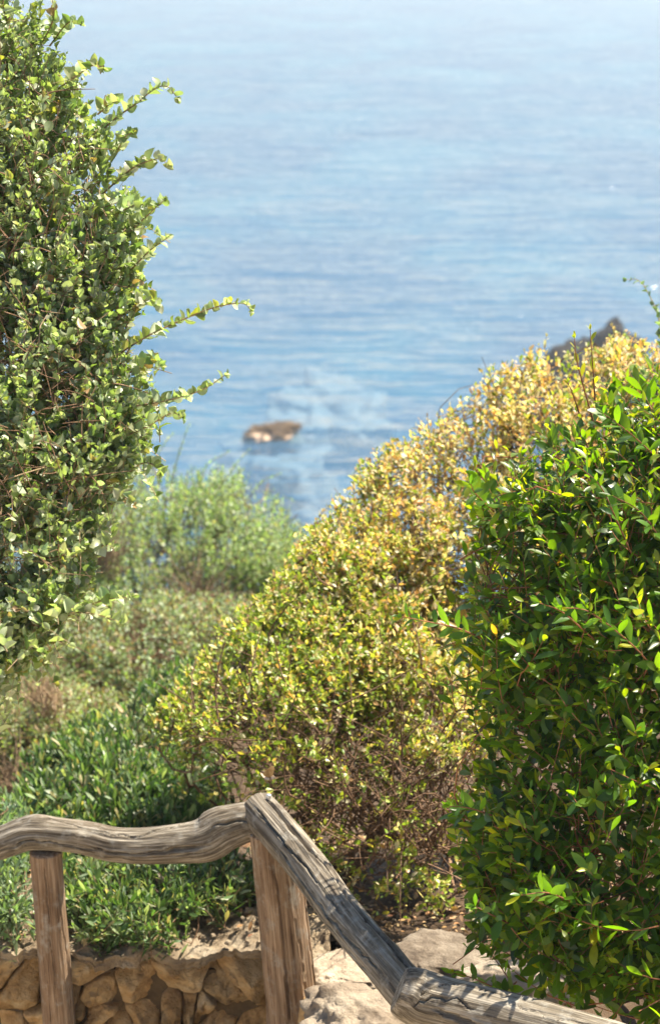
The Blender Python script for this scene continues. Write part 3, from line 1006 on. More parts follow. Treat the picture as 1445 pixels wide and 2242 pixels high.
def shrub(name, label, cat, root, vols, shapes, pal, leafmat, twigmat, barkmat, shoots, per, slen, sscale,
          wo=0.8, wu=0.5, wr=0.5, theta=(65, 35), upn=0.5, bend=0.25, nobj=300, nbranch=40, rtip=0.0022, rpow=0.5,
          branch_vol=None, connect=True, tip=None, drop=0.1, twig_r=0.0014, leaf_name='leaf', group=None, seed=1, lname='foliage',
          droop=0.0, wob=0.12):
    """vols: list of dict(poly,d0,thick,R,tilt,shell,weight,share)"""
    root = np.array(root, float)
    th = thing(name, root, label, cat, group)
    Ps, Os, Ts, Us, Qs = [], [], [], [], []
    for v in vols:
        r = sample_volume(v['poly'], int(shoots * v.get('share', 1.0)), v['d0'], v['thick'], v['R'], v.get('tilt', 0), v.get('shell', 0.55), v.get('weight'), v.get('hollow'))
        for L_, x in zip((Ps, Os, Ts, Us, Qs), r):
            L_.append(x)
    P = np.vstack(Ps); O = np.vstack(Os); Q = np.vstack(Qs)
    n = len(P)
    a = norm(O * wo + UP * wu + rng.normal(0, wr, (n, 3)))
    L = slen * rng.uniform(0.6, 1.4, n)
    bv = (UP * bend * rng.uniform(0.2, 1.2, (n, 1)) + rng.normal(0, 0.12, (n, 3))) * L[:, None]
    base = P - a * L[:, None] - bv
    ss = np.linspace(0, 1, 5)
    curve = base[:, None] + a[:, None] * L[:, None, None] * ss[None, :, None] + bv[:, None] * (ss ** 2)[None, :, None]
    # leaves
    sj = np.linspace(0.12, 1.0, per)[None] + rng.uniform(-0.3, 0.3, (n, per)) / per
    sj = np.clip(sj, 0.02, 1.0)
    lp = base[:, None] + a[:, None] * (L[:, None] * sj)[..., None] + bv[:, None] * (sj ** 2)[..., None]
    tg = norm(a[:, None] * L[:, None, None] + 2 * bv[:, None] * sj[..., None])
    px_ = norm(np.cross(tg, np.array([0.31, 0.2, 0.93]) + 0 * tg)); py_ = np.cross(tg, px_)
    phi = rng.uniform(0, 6.28, (n, 1)) + np.arange(per)[None] * 2.4 + rng.normal(0, 0.35, (n, per))
    pr = np.cos(phi)[..., None] * px_ + np.sin(phi)[..., None] * py_
    thd = np.radians(theta[0] + (theta[1] - theta[0]) * sj + rng.normal(0, 10, (n, per)))[..., None]
    D = tg * np.cos(thd) + pr * np.sin(thd) + UP * droop
    Nn = tg * np.sin(thd) - pr * np.cos(thd) + UP * upn + rng.normal(0, 0.25, (n, per, 3))
    S = sscale * rng.uniform(0.65, 1.3, (n, per)) * (1 - 0.45 * np.clip(sj - 0.75, 0, 1) / 0.25)
    C = pal(n * per, np.repeat(Q[:, 0], per), np.repeat(Q[:, 1], per), sj.ravel())
    sid = np.repeat(rng.uniform(0.85, 1.15, n), per)[:, None]
    C = C * sid
    if tip is not None:
        f = np.clip((sj.ravel() - 0.7) / 0.3, 0, 1)[:, None] * tip[1] * rng.random((n * per, 1))
        C = C * (1 - f) + np.array(tip[0]) * f
    lp = lp.reshape(-1, 3); D = D.reshape(-1, 3); Nn = Nn.reshape(-1, 3); S = S.ravel()
    kp = rng.random(len(lp)) > drop
    lp, D, Nn, S, C = lp[kp], D[kp], Nn[kp], S[kp], C[kp]
    B = basis(D, Nn); K = rng.integers(0, len(shapes), len(lp))
    ids = pick_front(lp, S, nobj) if nobj else np.array([], int)
    rest = np.ones(len(lp), bool); rest[ids] = False
    me = leaves_mesh(lname, shapes, lp[rest] - root, B[rest], S[rest], K[rest], C[rest])
    obj(lname, me, leafmat, th, 'stuff')
    make_leaf_objects(leaf_name, shapes, lp, B, S, K, C, ids, th, root, leafmat)
    # branches
    nodes = None
    if nbranch:
        bvv = branch_vol or vols[0]
        BP = sample_volume(bvv['poly'], nbranch, bvv['d0'], bvv['thick'] * 0.75, bvv['R'], bvv.get('tilt', 0), 0.25, bvv.get('bweight'))[0]
        nodes, rad, chains = skeleton(root, BP, seed, rtip, rpow, wob)
        for ch in chains:
            sides = 8 if rad[ch].max() > 0.006 else 5
            V, F = tube(nodes[ch], np.maximum(rad[ch] * (1 + 0.12 * rng.normal(size=len(ch))), 0.0012), sides)
            obj('trunk' if ch[0] == 0 and rad[ch].max() > 0.5 * rad.max() else 'branch', mesh_np('branch', V - root, F), barkmat, th)
    Ct = curve; rt = np.tile(np.linspace(1.0, 0.45, 5) * twig_r, (n, 1))
    V, F = tubes_batch(Ct, rt)
    parts = [(V, F)]
    if connect and nodes is not None:
        d2 = ((base[:, None] - nodes[None]) ** 2).sum(-1)
        near = nodes[np.argmin(d2, 1)]
        dv_ = base - near
        okc = ((norm(dv_) * a).sum(1) > 0.15) & (np.linalg.norm(dv_, axis=1) < 0.3)
        base_, near, nn = base[okc], near[okc], int(okc.sum())
        f = np.linspace(0, 1, 4)[None, :, None]
        cc = near[:, None] * (1 - f) + base_[:, None] * f
        sag = np.linalg.norm(base_ - near, axis=1)[:, None, None]
        cc = cc + np.sin(np.pi * f) * sag * rng.normal(0, 0.12, (nn, 1, 3))
        parts.append(tubes_batch(cc, np.tile(np.linspace(1.5, 1.0, 4) * twig_r, (nn, 1))))
    V, F = join(parts)
    obj('twigs', mesh_np('twigs', V - root, F), twigmat, th, 'stuff')
    return th


def front_depth(vol, x, y):
    A = np.array(vol['poly'], float)
    yc = (A[:, 1].min() + A[:, 1].max()) / 2
    ins, d, _ = poly_query(vol['poly'], np.array([[x, y]], float))
    t = float(np.clip(d[0] / vol['R'], 0, 1)) if ins[0] else 0.0
    return vol['d0'] + vol.get('tilt', 0) * (y - yc) / 1000 - vol['thick'] * math.sqrt(max(0, 1 - (1 - t) ** 2))


def on(vol, pts, out=0.04, deep=0.16):
    """seat a sprig on the near side of a crown: rooted inside it, its tip standing a little clear"""
    ds = [front_depth(vol, x, y) for x, y in pts]
    n = len(pts); m = min(ds)
    res = []
    for k, (x, y) in enumerate(pts):
        f = k / (n - 1)
        dd = ds[0] + (m - ds[0]) * f
        res.append((x, y, dd + deep * (1 - f) ** 1.5 - out * min(1, 2 * f)))
    return res


def dead_twigs(th, vol, n, length, r, mat, weight=None, up=0.5, spread=0.8):
    root = np.array(th.location)
    P, O, t, u, Q = sample_volume(vol['poly'], n, vol['d0'], vol['thick'] * 0.9, vol['R'], vol.get('tilt', 0), 0.3, weight)
    m_ = t > 0.3
    P, O, n = P[m_], O[m_], int(m_.sum())
    a = norm(O * 0.3 + UP * up + rng.normal(0, spread, (n, 3)))
    L = length * rng.uniform(0.4, 1.5, n)
    s = np.linspace(0, 1, 5)
    bv = rng.normal(0, 0.3, (n, 3)) * L[:, None]
    c = P[:, None] + a[:, None] * (L[:, None] * s)[..., None] + bv[:, None] * (s ** 2)[None, :, None]
    V, F = tubes_batch(c, r * rng.uniform(0.6, 1.6, (n, 1)) * np.linspace(1, 0.5, 5)[None])
    obj('dead_twigs', mesh_np('dead_twigs', V - root, F), mat, th, 'stuff')


def sprig(th, pts, shapes, pal, leafmat, twigmat, spacing, sscale, r0=0.0022, upw=0.5, theta=60, name='sprig', start=0.15, taper=0.4, two=True, pit=0.0):
    """one branch that stands clear of its shrub, with its own leaves"""
    root = np.array(th.location)
    C = catmull(np.array([at(*q) for q in pts]), 24)
    seg = np.concatenate([[0], np.cumsum(np.linalg.norm(np.diff(C, axis=0), axis=1))])
    V, F = tube(C, np.linspace(r0, r0 * 0.35, len(C)), 6)
    st = obj(name, mesh_np(name, V - root, F), twigmat, th)
    n = max(3, int(seg[-1] * (1 - start) / spacing))
    s = np.linspace(start, 1, n) * seg[-1]
    P = np.stack([np.interp(s, seg, C[:, k]) for k in range(3)], -1)
    T = norm(np.stack([np.interp(s + 0.01, seg, C[:, k]) - np.interp(s - 0.01, seg, C[:, k]) for k in range(3)], -1))
    side = norm(np.cross(T, UP) + 1e-4)
    phi = np.arange(n) * 2.4 + rng.normal(0, 0.3, n) + rng.uniform(0, 6)
    pr = np.cos(phi)[:, None] * side + np.sin(phi)[:, None] * np.cross(side, T)
    thd = np.radians(theta + rng.normal(0, 12, n))[:, None]
    D = T * np.cos(thd) + pr * np.sin(thd) + UP * upw
    N = T * np.sin(thd) - pr * np.cos(thd) + rng.normal(0, 0.5, (n, 3))
    S = sscale * rng.uniform(0.75, 1.2, n) * (1 - taper * (np.arange(n) / n) ** 2)
    Cc = pal(n); K = rng.integers(0, len(shapes), n)
    make_leaf_objects('leaf', shapes, P, basis(D, N), S, K, Cc, np.arange(n), st, root, leafmat, nvar=6)
    # terminal bud leaves
    m = 3
    D = norm(np.tile(T[-1], (m, 1)) + rng.normal(0, 0.5, (m, 3)) + UP * 0.2)
    make_leaf_objects('leaf', shapes, np.tile(C[-1], (m, 1)), basis(D, rng.normal(0, 1, (m, 3))), np.full(m, sscale * 0.5), np.zeros(m, int), pal(m), np.arange(m), st, root, leafmat, nvar=3)
    return st


# ---- leaf shapes (lengths in metres at scale 1)
SALT = [leaf_shape(5, 0.036, 0.028, 0.85, 0.65, 0.45, 0.2, 0.05), leaf_shape(5, 0.038, 0.024, 0.8, 0.7, 0.75, -0.15, 0.06),
        leaf_shape(5, 0.034, 0.030, 0.9, 0.6, 0.3, 0.4, 0.08, 0.08), leaf_shape(5, 0.040, 0.027, 0.75, 0.75, 0.9, 0.05, 0.05),
        leaf_shape(5, 0.028, 0.020, 0.85, 0.65, 0.6, 0.3, 0.08), leaf_shape(5, 0.030, 0.026, 0.8, 0.6, 0.2, -0.3, 0.1)]
GLOSS = [leaf_shape(6, 0.060, 0.0225, 1.1, 0.75, 0.22, 0.12), leaf_shape(6, 0.064, 0.019, 1.25, 0.8, 0.3, -0.06),
         leaf_shape(6, 0.056, 0.024, 1.2, 0.7, 0.12, 0.22), leaf_shape(6, 0.050, 0.018, 1.0, 0.8, 0.35, 0.1, 0.02, 0.05)]
SMALL = [leaf_shape(3, 0.026, 0.014, 1.15, 0.8, 0.3, 0.1), leaf_shape(3, 0.023, 0.013, 1.2, 0.8, 0.4, 0.3), leaf_shape(3, 0.028, 0.012, 1.0, 0.9, 0.2, -0.1)]
FEATHER = [leaf_shape(2, 0.030, 0.011, 1.0, 0.9, 0.3, 0.1), leaf_shape(2, 0.026, 0.013, 1.1, 0.9, 0.2, 0.2)]
SPEAR = [leaf_shape(4, 0.052, 0.013, 1.35, 0.8, 0.25, 0.05), leaf_shape(4, 0.058, 0.012, 1.45, 0.8, 0.35, -0.1), leaf_shape(4, 0.046, 0.014, 1.3, 0.8, 0.2, 0.2)]

# ---- palettes (albedo, with sun glints put into the pale spear tone)
pal_salt = palette([((0.31, 0.36, 0.18), 5), ((0.45, 0.49, 0.34), 4.5), ((0.19, 0.25, 0.085), 3), ((0.42, 0.40, 0.09), 0.4), ((0.36, 0.23, 0.11), 0.4)])
pal_gloss = palette([((0.050, 0.115, 0.013), 6), ((0.082, 0.165, 0.013), 4), ((0.028, 0.068, 0.020), 3), ((0.22, 0.26, 0.018), 0.9), ((0.22, 0.14, 0.04), 0.1)])
pal_feather = palette([((0.30, 0.40, 0.20), 5), ((0.42, 0.48, 0.28), 3), ((0.18, 0.27, 0.10), 3), ((0.48, 0.42, 0.18), 0.6)])
pal_scrub = palette([((0.25, 0.33, 0.16), 5), ((0.36, 0.42, 0.25), 3), ((0.32, 0.21, 0.12), 2.6), ((0.12, 0.17, 0.07), 2), ((0.46, 0.43, 0.22), 0.8)])
pal_lime = palette([((0.29, 0.35, 0.15), 5), ((0.40, 0.43, 0.24), 3), ((0.34, 0.23, 0.13), 2.2), ((0.16, 0.21, 0.08), 2)])
pal_spear = palette([((0.075, 0.135, 0.045), 5), ((0.13, 0.19, 0.075), 3), ((0.28, 0.33, 0.20), 2.2), ((0.42, 0.34, 0.18), 0.7)])  # the pale tone also stands in for whitish glints on the leaves
pal_sage = palette([((0.22, 0.29, 0.18), 5), ((0.15, 0.215, 0.115), 3)])


def pal_golden(n, X, Y, s):
    """leaf colours of the turning shrubs: green low down, straw on the top shoots, cream partly painted sun highlights"""
    cols = np.array([(0.32, 0.42, 0.06), (0.17, 0.28, 0.035), (0.55, 0.53, 0.11), (0.66, 0.58, 0.35), (0.54, 0.34, 0.15), (0.76, 0.72, 0.52)])  # cream entries also put sun highlights into the leaf colour
    g = np.clip((X + (1500 - Y) * 0.9 - 740) / 640, 0, 1)
    wts = np.stack([1.6 - 1.1 * g, 1.3 - 0.65 * g, 0.5 + 0.2 * g, 0.3 + 0.9 * g, 0.35 + 1.0 * g, 0.35 + 0.6 * g], -1)
    cw = np.cumsum(wts / wts.sum(1, keepdims=True), 1)
    k = (rng.random((n, 1)) > cw).sum(1)
    return cols[np.minimum(k, 5)] * rng.uniform(0.75, 1.25, (n, 1))


# ---- grey-green saltbush on the left
P_SALT = [(-330, -120), (-100, -110), (60, -70), (112, -30), (105, 30), (140, 110), (190, 160), (200, 240), (270, 300), (290, 400), (330, 480), (325, 560), (325, 640), (305, 720),
          (330, 800), (345, 880), (335, 960), (305, 1040), (285, 1120), (225, 1200), (205, 1290), (150, 1370), (60, 1420), (25, 1490), (-60, 1540), (-330, 1600)]
salt = shrub('saltbush', 'tall grey-green saltbush with rounded leaves filling the left edge', 'shrub', (-1.75, 4.7, 0.3),
             [V_SALT := dict(poly=P_SALT, d0=4.62, thick=0.24, R=260, tilt=-0.42, shell=0.5, hollow=(120, 0.9), weight=lambda x, y: np.where(x < -60, 0.5, 1.0))],
             SALT, pal_salt, M['saltleaf'], M['paletwig'], M['bark'], 2500, 13, 0.13, 0.63, wo=0.8, wu=0.55, wr=0.4, upn=0.15, droop=0.25, nbranch=45, rtip=0.0024, twig_r=0.0011,
             tip=((0.26, 0.30, 0.16), 0.6), seed=3)
dead_twigs(salt, V_SALT, 3800, 0.06, 0.0011, M['bark'])
for pts in ([(200, 310), (250, 262), (300, 226), (340, 194), (368, 190), (387, 212)],
            [(225, 425), (280, 376), (315, 356), (350, 348), (370, 362)],
            [(230, 795), (320, 738), (400, 700), (470, 673), (530, 664), (550, 680)],
            [(240, 895), (330, 884), (400, 868), (450, 850), (492, 822)],
            [(270, 520), (320, 475), (360, 438)],
            [(270, 610), (325, 552), (368, 520)],
            [(90, 1370), (150, 1342), (210, 1345), (262, 1362)],
            [(170, 1335), (230, 1314), (290, 1306)],
            [(120, 200), (180, 158), (212, 140), (228, 152)],
            [(85, 110), (118, 40), (112, -15)],
            [(110, 100), (150, 50), (178, 54)],
            [(240, 970), (320, 935), (375, 905), (400, 915)],
            [(250, 345), (275, 300), (288, 292)],
            [(215, 250), (245, 225), (262, 222)], [(250, 470), (300, 448), (322, 452)], [(270, 690), (325, 655), (345, 668)], [(260, 1050), (310, 1015), (345, 1022), (352, 1040)],
            [(230, 1110), (275, 1090), (298, 1105)], [(180, 1220), (225, 1195), (250, 1200)], [(285, 815), (335, 790), (352, 800)], [(60, 1420), (110, 1400), (150, 1412)], [(40, 1010), (75, 960), (70, 930)],
            [(20, 60), (8, 10), (14, -20)]):
    sprig(salt, on(V_SALT, pts), SALT, pal_salt, M['saltleaf'], M['paletwig'], 0.0085, 0.82, upw=0.55)
print('salt')

# ---- glossy green shrub on the right
P_GLOSS = [(1000, 1060), (1070, 985), (1150, 965), (1200, 930), (1280, 890), (1330, 835), (1390, 795), (1500, 740), (1640, 690), (1850, 650), (2150, 700), (2200, 2450), (1560, 2330),
           (1400, 2225), (1260, 2190), (1160, 2165), (1100, 2110), (1030, 2050), (1020, 1950), (985, 1850), (975, 1760), (1035, 1700), (1045, 1600), (1020, 1500), (975, 1440),
           (960, 1360), (1010, 1260), (1045, 1180), (1030, 1110)]
gloss = shrub('evergreen_shrub', 'dense evergreen shrub with glossy oval leaves filling the right edge', 'shrub', (0.75, 5.35, 0.47),
              [V_GLOSS := dict(poly=P_GLOSS, d0=5.15, thick=0.50, R=380, tilt=-0.2, shell=0.6, hollow=(130, 0.5))],
              GLOSS, pal_gloss, M['gloss'], M['redtwig'], M['barkdark'], 3000, 11, 0.15, 0.82, wo=0.85, wu=0.4, wr=0.4, theta=(70, 35), upn=0.7, nbranch=60, rtip=0.0026,
              tip=((0.25, 0.29, 0.018), 0.7), twig_r=0.0016, seed=5)
pal_new = palette([((0.24, 0.26, 0.03), 3), ((0.12, 0.19, 0.02), 2)])
for pts in ([(1300, 930), (1272, 830), (1260, 776), (1257, 741)], [(1302, 880), (1297, 804), (1291, 722)], [(1270, 915), (1253, 862), (1242, 838)]):
    sprig(gloss, on(V_GLOSS, pts), GLOSS, pal_new, M['gloss'], M['redtwig'], 0.022, 0.5, r0=0.0022, theta=35, upw=0.2, start=0.35)
for pts in ([(1060, 1400), (1000, 1375), (930, 1360), (880, 1350)], [(1080, 1120), (1040, 1080), (1030, 1060)],
            [(1160, 2190), (1090, 2165), (1030, 2140), (990, 2130)], [(1130, 2150), (1090, 2185), (1066, 2215)],
            [(1260, 1980), (1200, 1955), (1140, 1960)], [(1130, 2030), (1070, 2000), (1040, 1985)],
            [(1090, 1790), (1030, 1770), (985, 1765)], [(1300, 1400), (1230, 1340), (1180, 1320)],
            [(1420, 1450), (1370, 1400), (1290, 1340), (1230, 1330)], [(1380, 1210), (1345, 1130), (1310, 1060), (1250, 1010)],
            [(1445, 1010), (1380, 950), (1320, 905)], [(1445, 1180), (1400, 1120), (1340, 1085)]):
    sprig(gloss, on(V_GLOSS, pts), GLOSS, pal_gloss, M['gloss'], M['redtwig'], 0.014, 0.88, r0=0.0022, theta=50, upw=0.25)
print('gloss')

# ---- turning shrub in the middle
P_TURN = [(325, 1575), (365, 1505), (425, 1445), (485, 1355), (545, 1300), (600, 1250), (650, 1195), (690, 1140), (760, 1110), (860, 1130), (970, 1220), (1040, 1380), (1100, 1500), (1100, 1750), (1080, 1960), (980, 2000),
          (860, 1985), (740, 1950), (640, 1890), (560, 1830), (440, 1770), (390, 1700), (345, 1650)]
def w_turn(x, y):
    return np.clip(1.1 - np.clip((y - 1380) / 300, 0, 1.0), 0, 1)
v_turn = dict(poly=P_TURN, d0=6.75, thick=0.5, R=330, tilt=-0.9, shell=0.5, weight=w_turn, hollow=(60, 0.8))
turn = shrub('turning_shrub', 'yellow-green twiggy shrub with bare brown stems behind the fence corner', 'shrub', (0.05, 6.35, 0.40),
             [v_turn], SMALL, pal_golden, M['gold'], M['bark'], M['bark'], 3000, 11, 0.10, 0.92, wo=0.7, wu=0.6, wr=0.5, theta=(60, 30), nbranch=260, rtip=0.003, rpow=0.46, twig_r=0.0011, seed=8, wob=0.16)
dead_twigs(turn, v_turn, 2000, 0.15, 0.0025, M['bark'], weight=lambda x, y: np.clip((y - 1450) / 350, 0.08, 1), up=0.6)
P_GOLD = [(640, 1200), (690, 1120), (745, 1070), (790, 1000), (850, 965), (905, 930), (950, 895), (1025, 865), (1050, 815), (1110, 785), (1180, 752), (1230, 758), (1300, 745), (1350, 722), (1440, 730),
          (1600, 690), (1680, 1250), (1350, 1500), (1100, 1480), (950, 1400), (820, 1380), (700, 1320)]
gold = shrub('golden_shrub', 'dry golden shrub with cream-highlighted tips rising towards the right above the sea', 'shrub', (0.62, 7.15, 0.05),
             [V_GOLD := dict(poly=P_GOLD, d0=7.3, thick=0.45, R=300, tilt=-0.7, shell=0.5, weight=lambda x, y: np.where((np.hypot((x - 880) / 34, (y - 1262) / 24) < 1) | (np.hypot((x - 1000) / 22, (y - 1215) / 30) < 1), 0, np.where(x > 1480, 0.4, 1)), hollow=(80, 0.7))],
             SMALL, pal_golden, M['gold'], M['bark'], M['barkdark'], 3600, 11, 0.10, 0.95, wo=0.7, wu=0.65, wr=0.45, theta=(60, 30), nbranch=70, rtip=0.0022, twig_r=0.0012, seed=9)
dead_twigs(gold, V_GOLD, 900, 0.10, 0.0014, M['bark'])
for pts in ([(1200, 800, 7.2), (1192, 765, 7.2), (1195, 738, 7.2)], [(1070, 860, 7.2), (1062, 830, 7.2), (1055, 815, 7.2)], [(905, 1000, 7.2), (880, 970, 7.2), (868, 965, 7.2)], [(1340, 760, 7.2), (1345, 735, 7.2), (1340, 715, 7.2)],
            [(790, 1090, 7.2), (772, 1068, 7.2), (766, 1070, 7.2)], [(700, 1170, 7.1), (700, 1130, 7.1), (720, 1112, 7.1)]):
    sprig(gold, pts, SMALL, palette([((0.56, 0.46, 0.24), 3), ((0.66, 0.6, 0.4), 2), ((0.3, 0.3, 0.06), 2)]), M['gold'], M['bark'], 0.008, 0.95, r0=0.0016, theta=45, upw=0.2)
print('gold')

# ---- second saltbush at the right edge
salt2 = shrub('saltbush', 'pale saltbush with one arching sprig at the right edge', 'shrub', (1.15, 7.0, 0.2),
              [dict(poly=[(1405, 790), (1450, 720), (1520, 680), (1640, 660), (1660, 1000), (1440, 960), (1395, 860)], d0=6.9, thick=0.25, R=120, shell=0.5)],
              SALT, pal_sage, M['saltleaf'], M['paletwig'], M['bark'], 150, 11, 0.14, 0.85, nbranch=12, nobj=40, seed=12)
sprig(salt2, [(1448, 800, 6.8), (1444, 710, 6.8), (1420, 645, 6.8), (1397, 614, 6.8), (1370, 612, 6.8)], SALT, pal_sage, M['saltleaf'], M['paletwig'], 0.013, 0.72, upw=0.5)

# ---- far slope shrubs on the left
P_FEA = [(60, 1020), (200, 1000), (330, 990), (400, 1020), (470, 1015), (540, 1025), (600, 1065), (645, 1115), (690, 1190), (690, 1270), (570, 1330), (500, 1400), (400, 1470), (250, 1470), (60, 1440), (0, 1200)]
fea = shrub('feathery_shrub', 'airy pale green shrub in front of the sea left of the golden shrub', 'shrub', at(380, 1480, 12.2),
            [dict(poly=P_FEA, d0=12.3, thick=0.8, R=260, tilt=-1.5, shell=0.55, hollow=(70, 0.75))], FEATHER, pal_feather, M['soft'], M['bark'], M['bark'], 4200, 12, 0.18, 1.05,
            wo=0.5, wu=0.9, wr=0.35, theta=(50, 25), nbranch=60, rtip=0.003, twig_r=0.0016, nobj=0, seed=14)
for pts in ([(375, 1060, 12), (390, 1000, 12), (405, 955, 12), (415, 930, 12)], [(480, 1070, 12), (515, 1020, 12), (545, 985, 12)], [(545, 1090, 12), (575, 1055, 12), (612, 1038, 12)], [(330, 1040, 12), (352, 985, 12), (378, 950, 12)],
            [(440, 1060, 12), (452, 1020, 12), (500, 990, 12)], [(590, 1120, 12), (620, 1090, 12), (640, 1095, 12)]):
    sprig(fea, pts, FEATHER, pal_feather, M['soft'], M['bark'], 0.012, 0.95, r0=0.0025, theta=40, upw=0.3)
P_S1 = [(-120, 1330), (60, 1300), (180, 1270), (300, 1290), (420, 1290), (560, 1300), (600, 1340), (520, 1440), (430, 1520), (330, 1560), (200, 1590), (60, 1590), (-120, 1570)]
shrub('slope_scrub', 'mixed green and brown scrub on the slope below the airy shrub', 'shrub', at(240, 1600, 10.6),
      [dict(poly=P_S1, d0=10.6, thick=0.7, R=200, tilt=-2.2, shell=0.55, hollow=(60, 0.95))], FEATHER, pal_scrub, M['soft'], M['bark'], M['bark'], 3300, 11, 0.15, 1.05,
      wo=0.5, wu=0.8, wr=0.45, nbranch=60, rtip=0.003, twig_r=0.002, nobj=0, seed=15)
P_S2 = [(-120, 1520), (20, 1500), (120, 1470), (230, 1500), (330, 1530), (330, 1600), (220, 1640), (120, 1690), (40, 1720), (-120, 1720)]
shrub('slope_scrub', 'yellowish low scrub beside dry stems above the dark green shrub', 'shrub', at(90, 1740, 9.3),
      [dict(poly=P_S2, d0=9.3, thick=0.5, R=140, tilt=-2.0, shell=0.55, hollow=(50, 0.9))], FEATHER, pal_lime, M['soft'], M['bark'], M['bark'], 1900, 11, 0.13, 1.05,
      wo=0.5, wu=0.8, wr=0.45, nbranch=50, rtip=0.003, twig_r=0.002, nobj=0, seed=16)


def dry_tuft(x, y, d, n, spread, hgt, label, seed):
    root = at(x, y, d)
    th = thing('dry_shrub', root, label, 'shrub', None)
    lr = np.random.default_rng(seed)
    a = norm(np.column_stack([lr.normal(0, spread, n), lr.normal(0, spread, n), np.abs(lr.normal(1, 0.3, n))]))
    L = hgt * lr.uniform(0.5, 1.2, n)
    s = np.linspace(0, 1, 6)
    bv = lr.normal(0, 0.25, (n, 3)) * L[:, None]
    c = a[:, None] * (L[:, None] * s[None])[..., None] + bv[:, None] * (s ** 2)[None, :, None] + lr.normal(0, 0.04, (n, 1, 3))
    V, F = tubes_batch(c, np.tile(np.linspace(0.003, 0.001, 6), (n, 1)))
    obj('twigs', mesh_np('twigs', V, F), M['paletwig'], th, 'stuff')
    return th


dry_tuft(105, 1545, 9.0, 110, 0.5, 0.14, 'bundle of dry brown stems on the slope left of the dark green shrub', 1)
dry_tuft(440, 1345, 11.6, 170, 0.6, 0.30, 'brown leafless stems in the gap under the airy shrub', 2)
dry_tuft(225, 1240, 11.7, 120, 0.5, 0.30, 'dry brown stems showing beside the saltbush', 3)
dry_tuft(15, 1720, 8.3, 90, 0.6, 0.16, 'dark dry stems at the left edge above the rail', 4)

P_SP1 = [(-60, 1850), (20, 1720), (50, 1655), (120, 1610), (190, 1560), (260, 1550), (300, 1500), (355, 1460), (430, 1430), (470, 1520), (460, 1640), (520, 1760), (520, 1860), (300, 1900), (60, 1900)]
sp = shrub('spear_leaved_shrub', 'dark green shrub with upright narrow leaves behind the bent rail', 'shrub', at(240, 1930, 7.5),
           [dict(poly=P_SP1, d0=7.6, thick=0.45, R=200, tilt=-2.2, shell=0.6, hollow=(70, 0.8))], SPEAR, pal_spear, M['soft'], M['bark'], M['barkdark'], 1300, 13, 0.12, 1.0,
           wo=0.35, wu=1.1, wr=0.3, theta=(50, 22), upn=0.2, nbranch=40, rtip=0.003, twig_r=0.0018, seed=18)
P_SP2 = [(110, 1860), (260, 1855), (400, 1865), (560, 1865), (600, 1905), (550, 1950), (460, 1995), (380, 2045), (270, 2075), (170, 2050), (105, 1970)]
shrub('spear_leaved_shrub', 'small dark green shrub under the bent rail on the wall top', 'shrub', at(330, 2030, 6.2),
      [dict(poly=P_SP2, d0=6.28, thick=0.16, R=100, tilt=-1.8, shell=0.6, hollow=(60, 0.5))], SPEAR, pal_spear, M['soft'], M['bark'], M['barkdark'], 420, 12, 0.10, 0.85,
      wo=0.5, wu=0.8, wr=0.4, theta=(50, 22), upn=0.2, nbranch=30, rtip=0.0025, twig_r=0.0016, seed=19)
P_SG = [(-90, 1740), (10, 1715), (65, 1770), (60, 1880), (80, 1980), (50, 2025), (-90, 2020)]
shrub('sage_shrub', 'pale blue-green shrub in the lower left corner behind the rail', 'shrub', at(-20, 2010, 6.4),
      [dict(poly=P_SG, d0=6.4, thick=0.16, R=80, shell=0.6, tilt=-1.8)], SPEAR, pal_sage, M['soft'], M['bark'], M['bark'], 260, 11, 0.09, 0.75,
      wo=0.5, wu=0.8, wr=0.4, theta=(50, 25), nbranch=12, nobj=60, seed=20)
print('slope')

# ---- the bright sea air
hz_m = bpy.data.materials.new('sea_haze'); hz_m.use_nodes = True
hn_ = hz_m.node_tree; hn_.nodes.remove(hn_.nodes['Principled BSDF'])
pv = nd(hn_, 'ShaderNodeVolumePrincipled')
pv.inputs['Color'].default_value = (0.86, 0.93, 1.0, 1); pv.inputs['Density'].default_value = 0.0008; pv.inputs['Anisotropy'].default_value = 0.25
hn_.links.new(pv.outputs[0], hn_.nodes['Material Output'].inputs['Volume'])
hz = obj('haze', box_mesh('haze', (-2600, -40, SEA_Z - 5), (2600, 5100, 4.6)), hz_m, kind='stuff')

# yellow flower in the dark green shrub
ymat, yn, yb = new_mat('yellow_petal')
yb.inputs['Base Color'].default_value = (0.75, 0.52, 0.02, 1); yb.inputs['Roughness'].default_value = 0.6
pts_ = [leaf_shape(3, 0.009, 0.006, 1.2, 0.7, 0.1, 0.1)]
th = np.linspace(0, 2 * math.pi, 9)[:-1]
D = np.stack([np.cos(th), -0.5 + 0 * th, np.sin(th)], -1)
me = leaves_mesh('flower', pts_, np.zeros((8, 3)), basis(D, np.tile([0, -1.0, 0.3], (8, 1))), np.ones(8), np.zeros(8, int), np.ones((8, 3)))
fl = obj('flower', me, ymat, sp)
fl.location = at(68, 1779, 6.9) - np.array(sp.location)

